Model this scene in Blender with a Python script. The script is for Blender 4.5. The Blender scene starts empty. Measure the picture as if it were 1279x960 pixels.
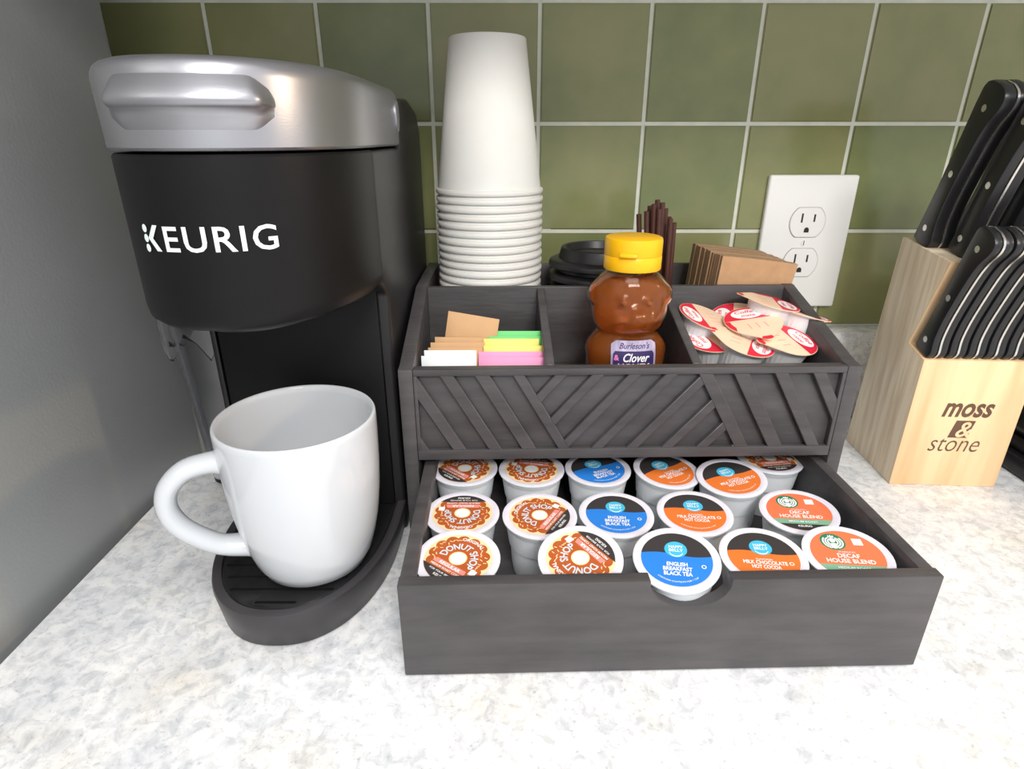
import bpy, bmesh, math, random
from mathutils import Vector, Matrix, Euler
PI = math.pi
R = math.radians
rnd = random.Random(7)
S = bpy.context.scene
C = S.collection

# ------------------------------------------------------------------ camera
cam = bpy.data.cameras.new('camera')
cam.sensor_width = 36.0
cam.lens = 740.36 / 1279 * 36.0
cam.clip_start = 0.01
cam.clip_end = 50
camo = bpy.data.objects.new('camera', cam)
C.objects.link(camo)
_yaw, _pit = -0.00263, 0.39552
_f = Vector((-math.sin(_yaw) * math.cos(_pit), math.cos(_yaw) * math.cos(_pit), -math.sin(_pit)))
_r = Vector((math.cos(_yaw), math.sin(_yaw), 0))
_u = _r.cross(_f)
camo.matrix_world = Matrix(((_r.x, _u.x, -_f.x, -0.02711), (_r.y, _u.y, -_f.y, -0.62676),
                            (_r.z, _u.z, -_f.z, 0.28995), (0, 0, 0, 1)))
S.camera = camo

# ------------------------------------------------------------------ world, lamps, exposure
W = bpy.data.worlds.new('room_light')
S.world = W
W.use_nodes = True
W.node_tree.nodes['Background'].inputs[0].default_value = (0.95, 0.97, 1.0, 1)
W.node_tree.nodes['Background'].inputs[1].default_value = 0.92
S.view_settings.view_transform = 'Standard'
S.view_settings.look = 'None'
S.view_settings.exposure = 0.20
S.view_settings.gamma = 1.0
S.view_settings.use_curve_mapping = False


def area(name, loc, target, sx, sy, power, col):
    l = bpy.data.lights.new(name, 'AREA')
    l.shape = 'RECTANGLE'
    l.size, l.size_y, l.energy, l.color = sx, sy, power, col
    o = bpy.data.objects.new(name, l)
    C.objects.link(o)
    o.location = loc
    o.rotation_euler = (Vector(target) - Vector(loc)).to_track_quat('-Z', 'Y').to_euler()
    return o


area('ceiling_lamp', (0.35, -2.25, 1.55), (0.0, -0.2, 0.0), 0.75, 0.35, 33, (1.0, 0.97, 0.93))
area('overhead_fill', (0.15, -1.15, 1.50), (0.15, -1.1, 0.0), 0.6, 0.6, 9.5, (1.0, 0.98, 0.96))  # added fill from above to brighten the counter, not a known fixture
area('hood_lamp', (1.15, -0.42, 0.62), (0.2, -0.15, 0.1), 0.10, 0.10, 3.6, (1.0, 0.74, 0.48))


# ------------------------------------------------------------------ materials
def srgb(r, g, b):
    f = lambda c: (c / 255 / 12.92) if c / 255 <= 0.04045 else ((c / 255 + 0.055) / 1.055) ** 2.4
    return (f(r), f(g), f(b), 1)


def mat(name, col, rough=0.5, metal=0.0, spec=0.5, trans=0.0, ior=1.45, noise=None, bump=None, coat=0.0, sss=0.0):
    """noise=(scale, amount, stretch) darkens or lightens the colour; bump=(scale, strength, stretch)"""
    m = bpy.data.materials.new(name)
    m.use_nodes = True
    nt = m.node_tree
    b = nt.nodes['Principled BSDF']
    b.inputs['Base Color'].default_value = col
    b.inputs['Roughness'].default_value = rough
    b.inputs['Metallic'].default_value = metal
    b.inputs['Specular IOR Level'].default_value = spec
    b.inputs['Transmission Weight'].default_value = trans
    b.inputs['IOR'].default_value = ior
    b.inputs['Coat Weight'].default_value = coat
    if sss:
        b.inputs['Subsurface Weight'].default_value = sss
        b.inputs['Subsurface Scale'].default_value = 0.004

    def nz(scale, stretch, detail=4):
        tc = nt.nodes.new('ShaderNodeTexCoord')
        mp = nt.nodes.new('ShaderNodeMapping')
        mp.inputs['Scale'].default_value = stretch
        n = nt.nodes.new('ShaderNodeTexNoise')
        n.inputs['Scale'].default_value = scale
        n.inputs['Detail'].default_value = detail
        nt.links.new(tc.outputs['Object'], mp.inputs[0])
        nt.links.new(mp.outputs[0], n.inputs['Vector'])
        return n
    if noise:
        n = nz(noise[0], noise[2] if len(noise) > 2 else (1, 1, 1))
        r = nt.nodes.new('ShaderNodeValToRGB')
        a = noise[1]
        r.color_ramp.elements[0].position = 0.3
        r.color_ramp.elements[1].position = 0.7
        r.color_ramp.elements[0].color = tuple(c * (1 - a) for c in col[:3]) + (1,)
        r.color_ramp.elements[1].color = tuple(min(1, c * (1 + a)) for c in col[:3]) + (1,)
        nt.links.new(n.outputs['Fac'], r.inputs[0])
        nt.links.new(r.outputs[0], b.inputs['Base Color'])
    if bump:
        n = nz(bump[0], bump[2] if len(bump) > 2 else (1, 1, 1), 3)
        bp = nt.nodes.new('ShaderNodeBump')
        bp.inputs['Strength'].default_value = bump[1]
        bp.inputs['Distance'].default_value = 0.001
        nt.links.new(n.outputs['Fac'], bp.inputs['Height'])
        nt.links.new(bp.outputs[0], b.inputs['Normal'])
    return m


def tile_mat():
    m = mat('glazed_green_tile', srgb(112, 120, 80), 0.16, spec=0.5, bump=(14, 0.35))
    nt = m.node_tree
    b = nt.nodes['Principled BSDF']
    oi = nt.nodes.new('ShaderNodeObjectInfo')
    tc = nt.nodes.new('ShaderNodeTexCoord')
    ad = nt.nodes.new('ShaderNodeVectorMath')
    n = nt.nodes.new('ShaderNodeTexNoise')
    n.inputs['Scale'].default_value = 22
    n.inputs['Detail'].default_value = 3
    nt.links.new(tc.outputs['Object'], ad.inputs[0])
    nt.links.new(oi.outputs['Random'], ad.inputs[1])
    nt.links.new(ad.outputs[0], n.inputs['Vector'])
    mx = nt.nodes.new('ShaderNodeMath')
    mx.operation = 'MULTIPLY_ADD'
    mx.inputs[1].default_value = 0.55
    nt.links.new(oi.outputs['Random'], mx.inputs[0])
    m2 = nt.nodes.new('ShaderNodeMath')
    m2.operation = 'MULTIPLY_ADD'
    m2.inputs[1].default_value = 0.9
    m2.inputs[2].default_value = -0.22
    nt.links.new(n.outputs['Fac'], m2.inputs[0])
    nt.links.new(m2.outputs[0], mx.inputs[2])
    r = nt.nodes.new('ShaderNodeValToRGB')
    e = r.color_ramp.elements
    e[0].position, e[0].color = 0.1, srgb(118, 126, 84)
    e[1].position, e[1].color = 0.9, srgb(152, 148, 106)
    k = e.new(0.45)
    k.color = srgb(134, 138, 93)
    nt.links.new(mx.outputs[0], r.inputs[0])
    nt.links.new(r.outputs[0], b.inputs['Base Color'])
    return m


def counter_mat():
    m = mat('speckled_white_laminate', (0.8, 0.8, 0.8, 1), 0.34, spec=0.4)
    nt = m.node_tree
    b = nt.nodes['Principled BSDF']
    tc = nt.nodes.new('ShaderNodeTexCoord')

    def layer(scale, detail, lo, hi, c0, c1, dist=0.0):
        n = nt.nodes.new('ShaderNodeTexNoise')
        n.inputs['Scale'].default_value = scale
        n.inputs['Detail'].default_value = detail
        n.inputs['Roughness'].default_value = 0.65
        n.inputs['Distortion'].default_value = dist
        nt.links.new(tc.outputs['Object'], n.inputs['Vector'])
        r = nt.nodes.new('ShaderNodeValToRGB')
        r.color_ramp.elements[0].position, r.color_ramp.elements[0].color = lo, c0
        r.color_ramp.elements[1].position, r.color_ramp.elements[1].color = hi, c1
        nt.links.new(n.outputs['Fac'], r.inputs[0])
        return r
    A = layer(110, 6, 0.36, 0.56, srgb(212, 214, 216), srgb(246, 246, 245), 0.6)
    B = layer(26, 5, 0.35, 0.62, srgb(232, 234, 238), srgb(255, 255, 255), 0.4)
    D = layer(15, 4, 0.5, 0.75, srgb(255, 255, 255), srgb(252, 246, 236))
    F = layer(330, 3, 0.30, 0.42, srgb(196, 195, 192), srgb(255, 255, 255))

    def mul(x, y, f):
        k = nt.nodes.new('ShaderNodeMix')
        k.data_type = 'RGBA'
        k.blend_type = 'MULTIPLY'
        k.inputs['Factor'].default_value = f
        nt.links.new(x, k.inputs['A'])
        nt.links.new(y, k.inputs['B'])
        return k.outputs['Result']
    o = mul(A.outputs[0], B.outputs[0], 1.0)
    o = mul(o, D.outputs[0], 1.0)
    o = mul(o, F.outputs[0], 0.6)
    nt.links.new(o, b.inputs['Base Color'])
    return m


def wood_mat(name, c0, c1, axis_scale, scale=28):
    m = mat(name, c0, 0.45, spec=0.35)
    nt = m.node_tree
    b = nt.nodes['Principled BSDF']
    tc = nt.nodes.new('ShaderNodeTexCoord')
    mp = nt.nodes.new('ShaderNodeMapping')
    mp.inputs['Scale'].default_value = axis_scale
    n = nt.nodes.new('ShaderNodeTexNoise')
    n.inputs['Scale'].default_value = scale
    n.inputs['Detail'].default_value = 5
    n.inputs['Distortion'].default_value = 0.35
    r = nt.nodes.new('ShaderNodeValToRGB')
    r.color_ramp.elements[0].position, r.color_ramp.elements[0].color = 0.36, c0
    r.color_ramp.elements[1].position, r.color_ramp.elements[1].color = 0.62, c1
    nt.links.new(tc.outputs['Object'], mp.inputs[0])
    nt.links.new(mp.outputs[0], n.inputs['Vector'])
    nt.links.new(n.outputs['Fac'], r.inputs[0])
    nt.links.new(r.outputs[0], b.inputs['Base Color'])
    return m


M = {}
M['tile'] = tile_mat()
M['grout'] = mat('pale_grout', srgb(222, 223, 210), 0.85, noise=(60, 0.08))
M['counter'] = counter_mat()
M['cabinet'] = mat('painted_cabinet', srgb(205, 203, 198), 0.5, noise=(5, 0.03))
M['fridge'] = mat('dark_grey_textured_steel', srgb(150, 152, 152), 0.30, spec=0.5, metal=0.0, noise=(8, 0.06), bump=(420, 0.12))
M['plate'] = mat('white_outlet_plastic', srgb(243, 242, 239), 0.35, noise=(20, 0.01))
M['plate_shade'] = mat('outlet_seam_shade', srgb(160, 158, 154), 0.6, noise=(20, 0.02))  # grey standing in for the shade in the seam round each receptacle
M['slot'] = mat('outlet_slot_dark', srgb(44, 42, 40), 0.7, noise=(20, 0.05))
M['black_wood'] = mat('black_stained_wood', srgb(74, 71, 72), 0.40, spec=0.5, noise=(16, 0.22, (1.2, 6, 6)), bump=(60, 0.25, (1, 6, 6)))
M['kblack'] = mat('matte_black_plastic', srgb(19, 18, 19), 0.42, spec=0.25, noise=(90, 0.06), bump=(900, 0.06))
M['kside'] = mat('satin_charcoal_plastic', srgb(34, 33, 34), 0.36, spec=0.5, noise=(40, 0.04))
M['kgloss'] = mat('gloss_black_plastic', srgb(26, 25, 26), 0.25, spec=0.5, noise=(40, 0.05))
M['silver'] = mat('brushed_silver_plastic', srgb(172, 172, 177), 0.34, metal=0.9, noise=(30, 0.03), bump=(300, 0.04, (1, 1, 8)))
M['kprint'] = mat('pale_logo_print', srgb(222, 232, 228), 0.5, noise=(50, 0.02))
M['clear'] = mat('clear_plastic', (0.97, 0.98, 1.0, 1), 0.03, trans=1.0, ior=1.45, noise=(9, 0.01))
M['kbase'] = mat('bounce_lit_satin_plastic', srgb(58, 56, 58), 0.38, spec=0.5, noise=(60, 0.05))  # base plastic coloured lighter for light bounced off the counter
M['smoke'] = mat('smoked_clear_plastic', (0.82, 0.82, 0.87, 1), 0.08, trans=1.0, ior=1.32, noise=(9, 0.01))
M['mug'] = mat('white_glazed_ceramic', srgb(202, 205, 209), 0.12, spec=0.55, coat=0.3, noise=(6, 0.01))
M['paper'] = mat('white_paper_cup', srgb(235, 232, 226), 0.62, noise=(40, 0.015), sss=0.1)
M['lidblack'] = mat('black_lid_plastic', srgb(34, 33, 34), 0.38, noise=(30, 0.05))
M['straw'] = mat('brown_straw_plastic', srgb(86, 52, 44), 0.4, noise=(60, 0.12, (1, 1, 0.2)))
M['kraft'] = mat('kraft_cardboard', srgb(186, 146, 108), 0.8, noise=(120, 0.07), bump=(300, 0.12))
M['kraft_edge'] = mat('kraft_cut_edge', srgb(172, 142, 112), 0.9, noise=(300, 0.2, (1, 4, 0.3)))
M['pk_brown'] = mat('kraft_packet_paper', srgb(205, 164, 120), 0.7, noise=(40, 0.06), bump=(70, 0.2))
M['pk_white'] = mat('white_packet_paper', srgb(238, 240, 242), 0.65, noise=(40, 0.02))
M['pk_pink'] = mat('pink_packet_paper', srgb(244, 160, 200), 0.6, noise=(40, 0.03))
M['pk_yellow'] = mat('yellow_packet_paper', srgb(246, 232, 128), 0.6, noise=(40, 0.03))
M['pk_green'] = mat('green_packet_paper', srgb(120, 214, 128), 0.6, noise=(40, 0.03))
M['honey'] = mat('amber_honey', (0.97, 0.37, 0.10, 1), 0.05, trans=0.82, ior=1.2, noise=(20, 0.04))
M['bear'] = mat('clear_amber_plastic', (1.0, 0.90, 0.78, 1), 0.04, trans=1.0, ior=1.22, noise=(20, 0.02))
M['cap'] = mat('yellow_cap_plastic', srgb(252, 190, 20), 0.35, noise=(20, 0.02), sss=0.05)
M['holo'] = mat('silver_foil_label', srgb(190, 178, 205), 0.3, metal=0.4, noise=(90, 0.25, (3, 1, 0.3)))
M['purple'] = mat('dark_purple_print', srgb(52, 38, 92), 0.45, noise=(20, 0.03))
M['pinkp'] = mat('pink_print', srgb(240, 130, 190), 0.5, noise=(20, 0.03))
M['podcup'] = mat('white_pod_plastic', srgb(226, 230, 234), 0.42, noise=(30, 0.02), sss=0.1)
M['rim'] = mat('pale_lilac_foil_rim', srgb(232, 228, 238), 0.42, noise=(160, 0.03))
M['p_white'] = mat('white_print', srgb(246, 245, 244), 0.5, noise=(30, 0.01))
M['p_cream'] = mat('cream_print', srgb(250, 222, 170), 0.5, noise=(30, 0.03))
M['p_brown'] = mat('donut_brown_print', srgb(186, 92, 42), 0.45, noise=(160, 0.08))
M['p_sky'] = mat('pale_blue_print', srgb(214, 234, 244), 0.5, noise=(30, 0.02))
M['p_rose'] = mat('rose_print', srgb(244, 150, 140), 0.5, noise=(30, 0.03))
M['p_dark'] = mat('charcoal_print', srgb(60, 56, 56), 0.45, noise=(30, 0.05))
M['p_blue'] = mat('bright_blue_print', srgb(46, 132, 224), 0.42, noise=(30, 0.03))
M['p_orange'] = mat('orange_print', srgb(232, 122, 52), 0.42, noise=(30, 0.03))
M['p_cyan'] = mat('cyan_print', srgb(72, 190, 228), 0.42, noise=(30, 0.03))
M['p_coral'] = mat('coral_orange_print', srgb(240, 124, 82), 0.42, noise=(30, 0.03))
M['p_green'] = mat('deep_green_print', srgb(48, 128, 92), 0.42, noise=(30, 0.04))
M['p_sage'] = mat('sage_green_print', srgb(128, 180, 150), 0.42, noise=(30, 0.04))
M['p_red'] = mat('red_print', srgb(226, 40, 66), 0.4, noise=(30, 0.03))
M['p_peach'] = mat('peach_foil', srgb(246, 214, 184), 0.42, noise=(60, 0.04), bump=(160, 0.15))
M['creamer'] = mat('translucent_white_plastic', srgb(232, 232, 232), 0.35, noise=(30, 0.02), sss=0.25)
M['block_side'] = wood_mat('pale_wood_side_brightened', srgb(222, 200, 170), srgb(246, 230, 204), (9, 9, 0.7), 16)  # side wood colour raised to offset the weak light on that face
M['block_front'] = wood_mat('pale_pine_wood_front', srgb(226, 184, 138), srgb(242, 208, 164), (5, 5, 0.5), 10)
M['burn'] = mat('burnt_brown_print', srgb(104, 74, 58), 0.6, noise=(60, 0.1))
M['handle'] = mat('black_knife_handle', srgb(34, 34, 36), 0.34, spec=0.5, noise=(60, 0.08))
M['steel'] = mat('polished_steel', srgb(214, 212, 206), 0.25, metal=0.9, noise=(60, 0.04))
M['appliance'] = mat('gloss_black_enamel', srgb(30, 30, 33), 0.2, noise=(20, 0.05))


# ------------------------------------------------------------------ mesh helpers
def link(o, parent=None):
    C.objects.link(o)
    if parent is not None:
        o.parent = parent
    return o


def mesh_obj(name, verts, faces, m, parent=None, smooth=False, fmats=None, mats=None):
    me = bpy.data.meshes.new(name)
    me.from_pydata([tuple(v) for v in verts], [], faces)
    for x in (mats or [m]):
        me.materials.append(x)
    if fmats:
        for i, f in enumerate(fmats):
            me.polygons[i].material_index = f
    if smooth:
        me.shade_smooth()
    me.update()
    return link(bpy.data.objects.new(name, me), parent)


def bm_obj(name, bm, m, parent=None, smooth=None, bevel=0, seg=2):
    bmesh.ops.recalc_face_normals(bm, faces=bm.faces)
    if bevel:
        bmesh.ops.bevel(bm, geom=[e for e in bm.edges if len(e.link_faces) == 2 and e.calc_face_angle() > 0.4],
                        offset=bevel, segments=seg, affect='EDGES', profile=0.5)
    me = bpy.data.meshes.new(name)
    bm.to_mesh(me)
    bm.free()
    me.materials.append(m)
    if smooth is not None:
        me.shade_smooth()
        me.set_sharp_from_angle(angle=R(smooth))
    return link(bpy.data.objects.new(name, me), parent)


def box(bm, x0, x1, y0, y1, z0, z1, mtx=None):
    vs = [bm.verts.new((x, y, z)) for x in (x0, x1) for y in (y0, y1) for z in (z0, z1)]
    if mtx is not None:
        for v in vs:
            v.co = mtx @ v.co
    for f in ((0, 1, 3, 2), (4, 6, 7, 5), (0, 4, 5, 1), (2, 3, 7, 6), (0, 2, 6, 4), (1, 5, 7, 3)):
        bm.faces.new([vs[i] for i in f])
    return vs


def box_obj(name, x0, x1, y0, y1, z0, z1, m, parent=None, bevel=0.0005, seg=2):
    bm = bmesh.new()
    box(bm, x0, x1, y0, y1, z0, z1)
    return bm_obj(name, bm, m, parent, 40, bevel, seg)


def prism(bm, poly, f0, f1):
    """poly: 2D points; f0/f1 map a 2D point to the two end caps"""
    a = [bm.verts.new(f0(p)) for p in poly]
    b = [bm.verts.new(f1(p)) for p in poly]
    n = len(poly)
    bm.faces.new(a)
    bm.faces.new(b[::-1])
    for i in range(n):
        j = (i + 1) % n
        bm.faces.new((a[i], b[i], b[j], a[j]))


def lathe_geo(prof, seg=40, closed=False):
    """prof: (r,z) list; returns verts, faces"""
    vs, fs, ring = [], [], []
    for r, z in prof:
        if r < 1e-7:
            ring.append([len(vs)])
            vs.append((0, 0, z))
        else:
            ring.append(list(range(len(vs), len(vs) + seg)))
            vs += [(r * math.cos(2 * PI * k / seg), r * math.sin(2 * PI * k / seg), z) for k in range(seg)]
    n = len(ring)
    for i in range(n if closed else n - 1):
        a, b = ring[i], ring[(i + 1) % n]
        for k in range(seg):
            l = (k + 1) % seg
            if len(a) == 1 and len(b) == 1:
                continue
            if len(a) == 1:
                fs.append((a[0], b[l], b[k]))
            elif len(b) == 1:
                fs.append((a[k], a[l], b[0]))
            else:
                fs.append((a[k], a[l], b[l], b[k]))
    return vs, fs


def lathe(name, prof, m, parent=None, seg=40, closed=False, sharp=35):
    vs, fs = lathe_geo(prof, seg, closed)
    bm = bmesh.new()
    bv = [bm.verts.new(v) for v in vs]
    for f in fs:
        bm.faces.new([bv[i] for i in f])
    return bm_obj(name, bm, m, parent, sharp)


def tube_geo(path, rads, seg=12, squash=None):
    """path: Vectors; returns verts, faces (capped)"""
    vs, fs = [], []
    n = len(path)
    up = None
    for i, p in enumerate(path):
        t = (path[min(i + 1, n - 1)] - path[max(i - 1, 0)]).normalized()
        if up is None:
            up = t.orthogonal().normalized()
        up = (up - t * up.dot(t)).normalized()
        sd = t.cross(up)
        r = rads[i] if hasattr(rads, '__len__') else rads
        for k in range(seg):
            a = 2 * PI * k / seg
            vs.append(p + up * (r * math.cos(a)) + sd * (r * math.sin(a) * (squash or 1)))
    for i in range(n - 1):
        for k in range(seg):
            l = (k + 1) % seg
            fs.append((i * seg + k, i * seg + l, (i + 1) * seg + l, (i + 1) * seg + k))
    fs.append(tuple(range(seg))[::-1])
    fs.append(tuple(range((n - 1) * seg, n * seg)))
    return vs, fs


def tag(o, label=None, cat=None, group=None, kind=None):
    for k, v in (('label', label), ('category', cat), ('group', group), ('kind', kind)):
        if v:
            o[k] = v
    return o


def thing(name, label, cat, loc=(0, 0, 0), rot=(0, 0, 0), group=None):
    o = bpy.data.objects.new(name, None)
    o.empty_display_size = 0.02
    C.objects.link(o)
    o.location = loc
    o.rotation_euler = rot
    return tag(o, label, cat, group)


def copy_part(src, parent):
    c = src.copy()
    C.objects.link(c)
    c.parent = parent
    return c


_tc = {}


def text_geo(s, cap, bold=0.0, shear=0.0, space=1.0, fit=None, align='CENTER'):
    """2D lettering; cap = capital height; fit = total width. returns verts (x,y), faces"""
    key = (s, cap, bold, shear, space, fit, align)
    if key in _tc:
        return _tc[key]
    cu = bpy.data.curves.new('lettering', 'FONT')
    cu.body = s
    cu.align_x = align
    cu.size = 1.0
    cu.offset = bold
    cu.shear = shear
    cu.space_character = space
    cu.resolution_u = 3
    o = bpy.data.objects.new('lettering', cu)
    C.objects.link(o)
    bpy.context.view_layer.update()
    me = bpy.data.meshes.new_from_object(o.evaluated_get(bpy.context.evaluated_depsgraph_get()))
    sc = cap / 0.69
    v = [(p.co.x * sc, p.co.y * sc) for p in me.vertices]
    f = [tuple(p.vertices) for p in me.polygons]
    bpy.data.objects.remove(o)
    bpy.data.curves.remove(cu)
    bpy.data.meshes.remove(me)
    if fit and v:
        w = max(p[0] for p in v) - min(p[0] for p in v)
        k = fit / w
        v = [(p[0] * k, p[1]) for p in v]
    _tc[key] = (v, f)
    return v, f


class Flat:
    """collects flat printed shapes lying in the XY plane at a height z"""

    def __init__(self):
        self.v, self.f = [], []

    def poly(self, pts, z=0.0):
        n = len(self.v)
        self.v += [(p[0], p[1], z) for p in pts]
        self.f.append(tuple(range(n, n + len(pts))))
        return self

    def ring(self, outer, inner, z=0.0):
        n = len(self.v)
        k = len(outer)
        self.v += [(p[0], p[1], z) for p in outer] + [(p[0], p[1], z) for p in inner]
        for i in range(k):
            j = (i + 1) % k
            self.f.append((n + i, n + j, n + k + j, n + k + i))
        return self

    def text(self, s, cap, x=0, y=0, z=0.0, arc=None, rot=0.0, **kw):
        v, f = text_geo(s, cap, **kw)
        n = len(self.v)
        for (px, py) in v:
            if arc:
                a = px / arc
                if arc > 0:
                    q = ((arc + py) * math.sin(a), (arc + py) * math.cos(a))
                else:
                    a = px / -arc
                    q = ((-arc - py) * math.sin(a), -(-arc - py) * math.cos(a))
            else:
                q = (px, py)
            c, sn = math.cos(rot), math.sin(rot)
            self.v.append((x + q[0] * c - q[1] * sn, y + q[0] * sn + q[1] * c, z))
        self.f += [tuple(n + i for i in t) for t in f]
        return self

    def mesh(self, name, m):
        me = bpy.data.meshes.new(name)
        me.from_pydata(self.v, [], self.f)
        me.materials.append(m)
        me.update()
        return me

    def obj(self, name, m, parent):
        return link(bpy.data.objects.new(name, self.mesh(name, m)), parent)


def circ(r, n=40, x=0, y=0, ry=None, a0=0, a1=2 * PI, end=False):
    ry = r if ry is None else ry
    k = n + 1 if end else n
    return [(x + r * math.cos(a0 + (a1 - a0) * i / n), y + ry * math.sin(a0 + (a1 - a0) * i / n)) for i in range(k)]


def chord(r, y0, top=True, n=32):
    """disc segment above (top) or below the line y=y0"""
    a = math.asin(max(-1, min(1, y0 / r)))
    return circ(r, n, a0=a, a1=PI - a, end=True) if top else circ(r, n, a0=PI - a, a1=2 * PI + a, end=True)


def clip(poly, a, b, c):
    """keep the part of a convex polygon with a*x+b*y<=c"""
    out = []
    for i in range(len(poly)):
        p, q = poly[i], poly[(i + 1) % len(poly)]
        dp, dq = a * p[0] + b * p[1] - c, a * q[0] + b * q[1] - c
        if dp <= 0:
            out.append(p)
        if (dp < 0 < dq) or (dq < 0 < dp):
            t = dp / (dp - dq)
            out.append((p[0] + (q[0] - p[0]) * t, p[1] + (q[1] - p[1]) * t))
    return out


ORD = ['second','third','fourth','fifth','sixth','seventh','eighth','ninth','tenth','eleventh','twelfth','thirteenth','fourteenth','fifteenth','sixteenth','seventeenth','eighteenth','nineteenth','twentieth','twenty-first','twenty-second']

# ------------------------------------------------------------------ setting
T = 0.1016
tag(box_obj('countertop', -0.3325, 1.35, -0.66, 0.0, -0.04, 0.0, M['counter'], bevel=0.002),
    'white and grey speckled laminate countertop', kind='structure')
tag(box_obj('trim_1', -0.3325, 1.35, -0.029, -0.001, 0.0005, 0.0990, M['counter'], bevel=0.001),
    'low speckled laminate upstand along the tiled wall', kind='structure')
wall = tag(box_obj('wall_back', -1.1, 1.35, 0.0, 0.08, -0.9, 1.3, M['grout'], bevel=0), 'green tiled kitchen wall with pale grout', kind='structure')
g = 0.0035 / 2
tm = {}


def tile_mesh(h):
    if h not in tm:
        bm = bmesh.new()
        box(bm, -T / 2 + g, T / 2 - g, -0.0016, 0.003, -h / 2 + g, h / 2 - g)
        bmesh.ops.bevel(bm, geom=[e for e in bm.edges if all(v.co.y < 0 for v in e.verts)], offset=0.0012, segments=2, affect='EDGES')
        me = bpy.data.meshes.new('tile')
        bm.to_mesh(me)
        bm.free()
        me.materials.append(M['tile'])
        me.shade_smooth()
        me.set_sharp_from_angle(angle=R(50))
        tm[h] = me
    return tm[h]


for i in range(-6, 9):
    for z0, z1 in ((0.0985, 0.2), (0.2, 0.3016), (0.3016, 0.4032), (0.4032, 0.5048)):
        h = round(z1 - z0, 4)
        o = link(bpy.data.objects.new('tile', tile_mesh(h)), wall)
        o.location = ((i + 0.5) * T, 0, (z0 + z1) / 2)
        o.rotation_euler = (rnd.uniform(-.005, .005), 0, rnd.uniform(-.006, .006))

cab = tag(box_obj('trim_2', -0.30, 1.35, -0.33, -0.006, 0.470, 1.25, M['cabinet'], bevel=0.002), 'pale wall cabinet hung over the tiles', kind='structure')
for k in range(4):
    box_obj('cabinet_door', -0.297 + k * 0.41, 0.107 + k * 0.41, -0.351, -0.331, 0.472, 1.245, M['cabinet'], cab, 0.002)

# tall refrigerator side on the left
fr = bpy.data.objects.new('refrigerator', None)
C.objects.link(fr)
fr.location = (-0.3345, -0.1034, -0.9)
fr.rotation_euler = (0, 0, -R(2.2))
tag(fr, 'tall dark grey steel refrigerator standing beside the counter', 'refrigerator')
box_obj('body', -0.75, 0.0, -0.62, 0.0, 0.0, 1.75, M['fridge'], fr, 0.004, 3)
box_obj('door', -0.75, 0.0, -0.70, -0.625, 0.02, 1.75, M['fridge'], fr, 0.006, 3)

# ------------------------------------------------------------------ wall outlet
ox = thing('wall_outlet', 'white double wall outlet with cover plate on green tiles', 'outlet', (0.2745, -0.0018, 0.1885))
bm = bmesh.new()
box(bm, -0.0445, 0.0445, -0.0065, 0.001, -0.0668, 0.0668)
bm_obj('cover_plate', bm, M['plate'], ox, 40, 0.0025, 3)
for zc in (0.0212, -0.0195):
    bm = bmesh.new()
    pts = [p for p in circ(0.0178, 48)]
    pts = [(x, max(-0.0145, min(0.0145, y))) for x, y in pts]
    prism(bm, pts, lambda p: (p[0], -0.0062, zc + p[1]), lambda p: (p[0], -0.0076, zc + p[1]))
    rc = bm_obj('receptacle', bm, M['plate'], ox, 40, 0.0004, 1)
    bm = bmesh.new()
    pts = [(x * 1.035, y * 1.04) for x, y in pts]
    prism(bm, pts, lambda p: (p[0], -0.0060, zc + p[1]), lambda p: (p[0], -0.0067, zc + p[1]))
    bm_obj('seam_shade', bm, M['plate_shade'], rc, 40)
    for sx, hh in ((-0.0063, 0.0045), (0.0063, 0.0037)):
        box_obj('slot', sx - 0.0009, sx + 0.0009, -0.00772, -0.0070, zc + 0.0045 - hh, zc + 0.0045 + hh, M['slot'], rc, 0)
    bm = bmesh.new()
    pts = [(0.0025 * math.cos(a), -0.0075 + zc + 0.0028 * math.sin(a)) for a in [PI * k / 12 for k in range(13)]] + [(-0.0025, zc - 0.0098), (0.0025, zc - 0.0098)]
    prism(bm, pts, lambda p: (p[0], -0.0070, p[1]), lambda p: (p[0], -0.00772, p[1]))
    bm_obj('ground_hole', bm, M['slot'], rc, 40)
bm = bmesh.new()
prism(bm, circ(0.003, 20), lambda p: (p[0], -0.0062, 0.0008 + p[1]), lambda p: (p[0], -0.0072, 0.0008 + p[1]))
sc = bm_obj('screw', bm, M['plate'], ox, 40)
box_obj('screw_slot', -0.0004, 0.0004, -0.00727, -0.0070, -0.0016, 0.0032, M['slot'], sc, 0)

# ------------------------------------------------------------------ coffee maker
KX = -0.1717
km = thing('coffee_maker', 'black pod coffee maker with silver lid beside the white mug', 'coffee maker', (KX, -0.2, 0))
A_, Y0, B_ = 0.0625, -0.05, 0.100       # local: y is world y + 0.2


def contour(a, y0, b, yb, n=2.25, seg=44, rb=0.006):
    """plan outline: right back corner, along the right side, round the front, left side back"""
    pts = []
    for k in range(seg + 1):
        t = PI * k / seg
        c, s = math.cos(t), math.sin(t)
        pts.append((a * math.copysign(abs(c) ** (2 / n), c), y0 - b * abs(s) ** (2 / n)))
    back = [(-a, yb - rb), (-a + rb * .3, yb - rb * .3), (-a + rb, yb), (a - rb, yb), (a - rb * .3, yb - rb * .3), (a, yb - rb)]
    return pts + back


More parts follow.
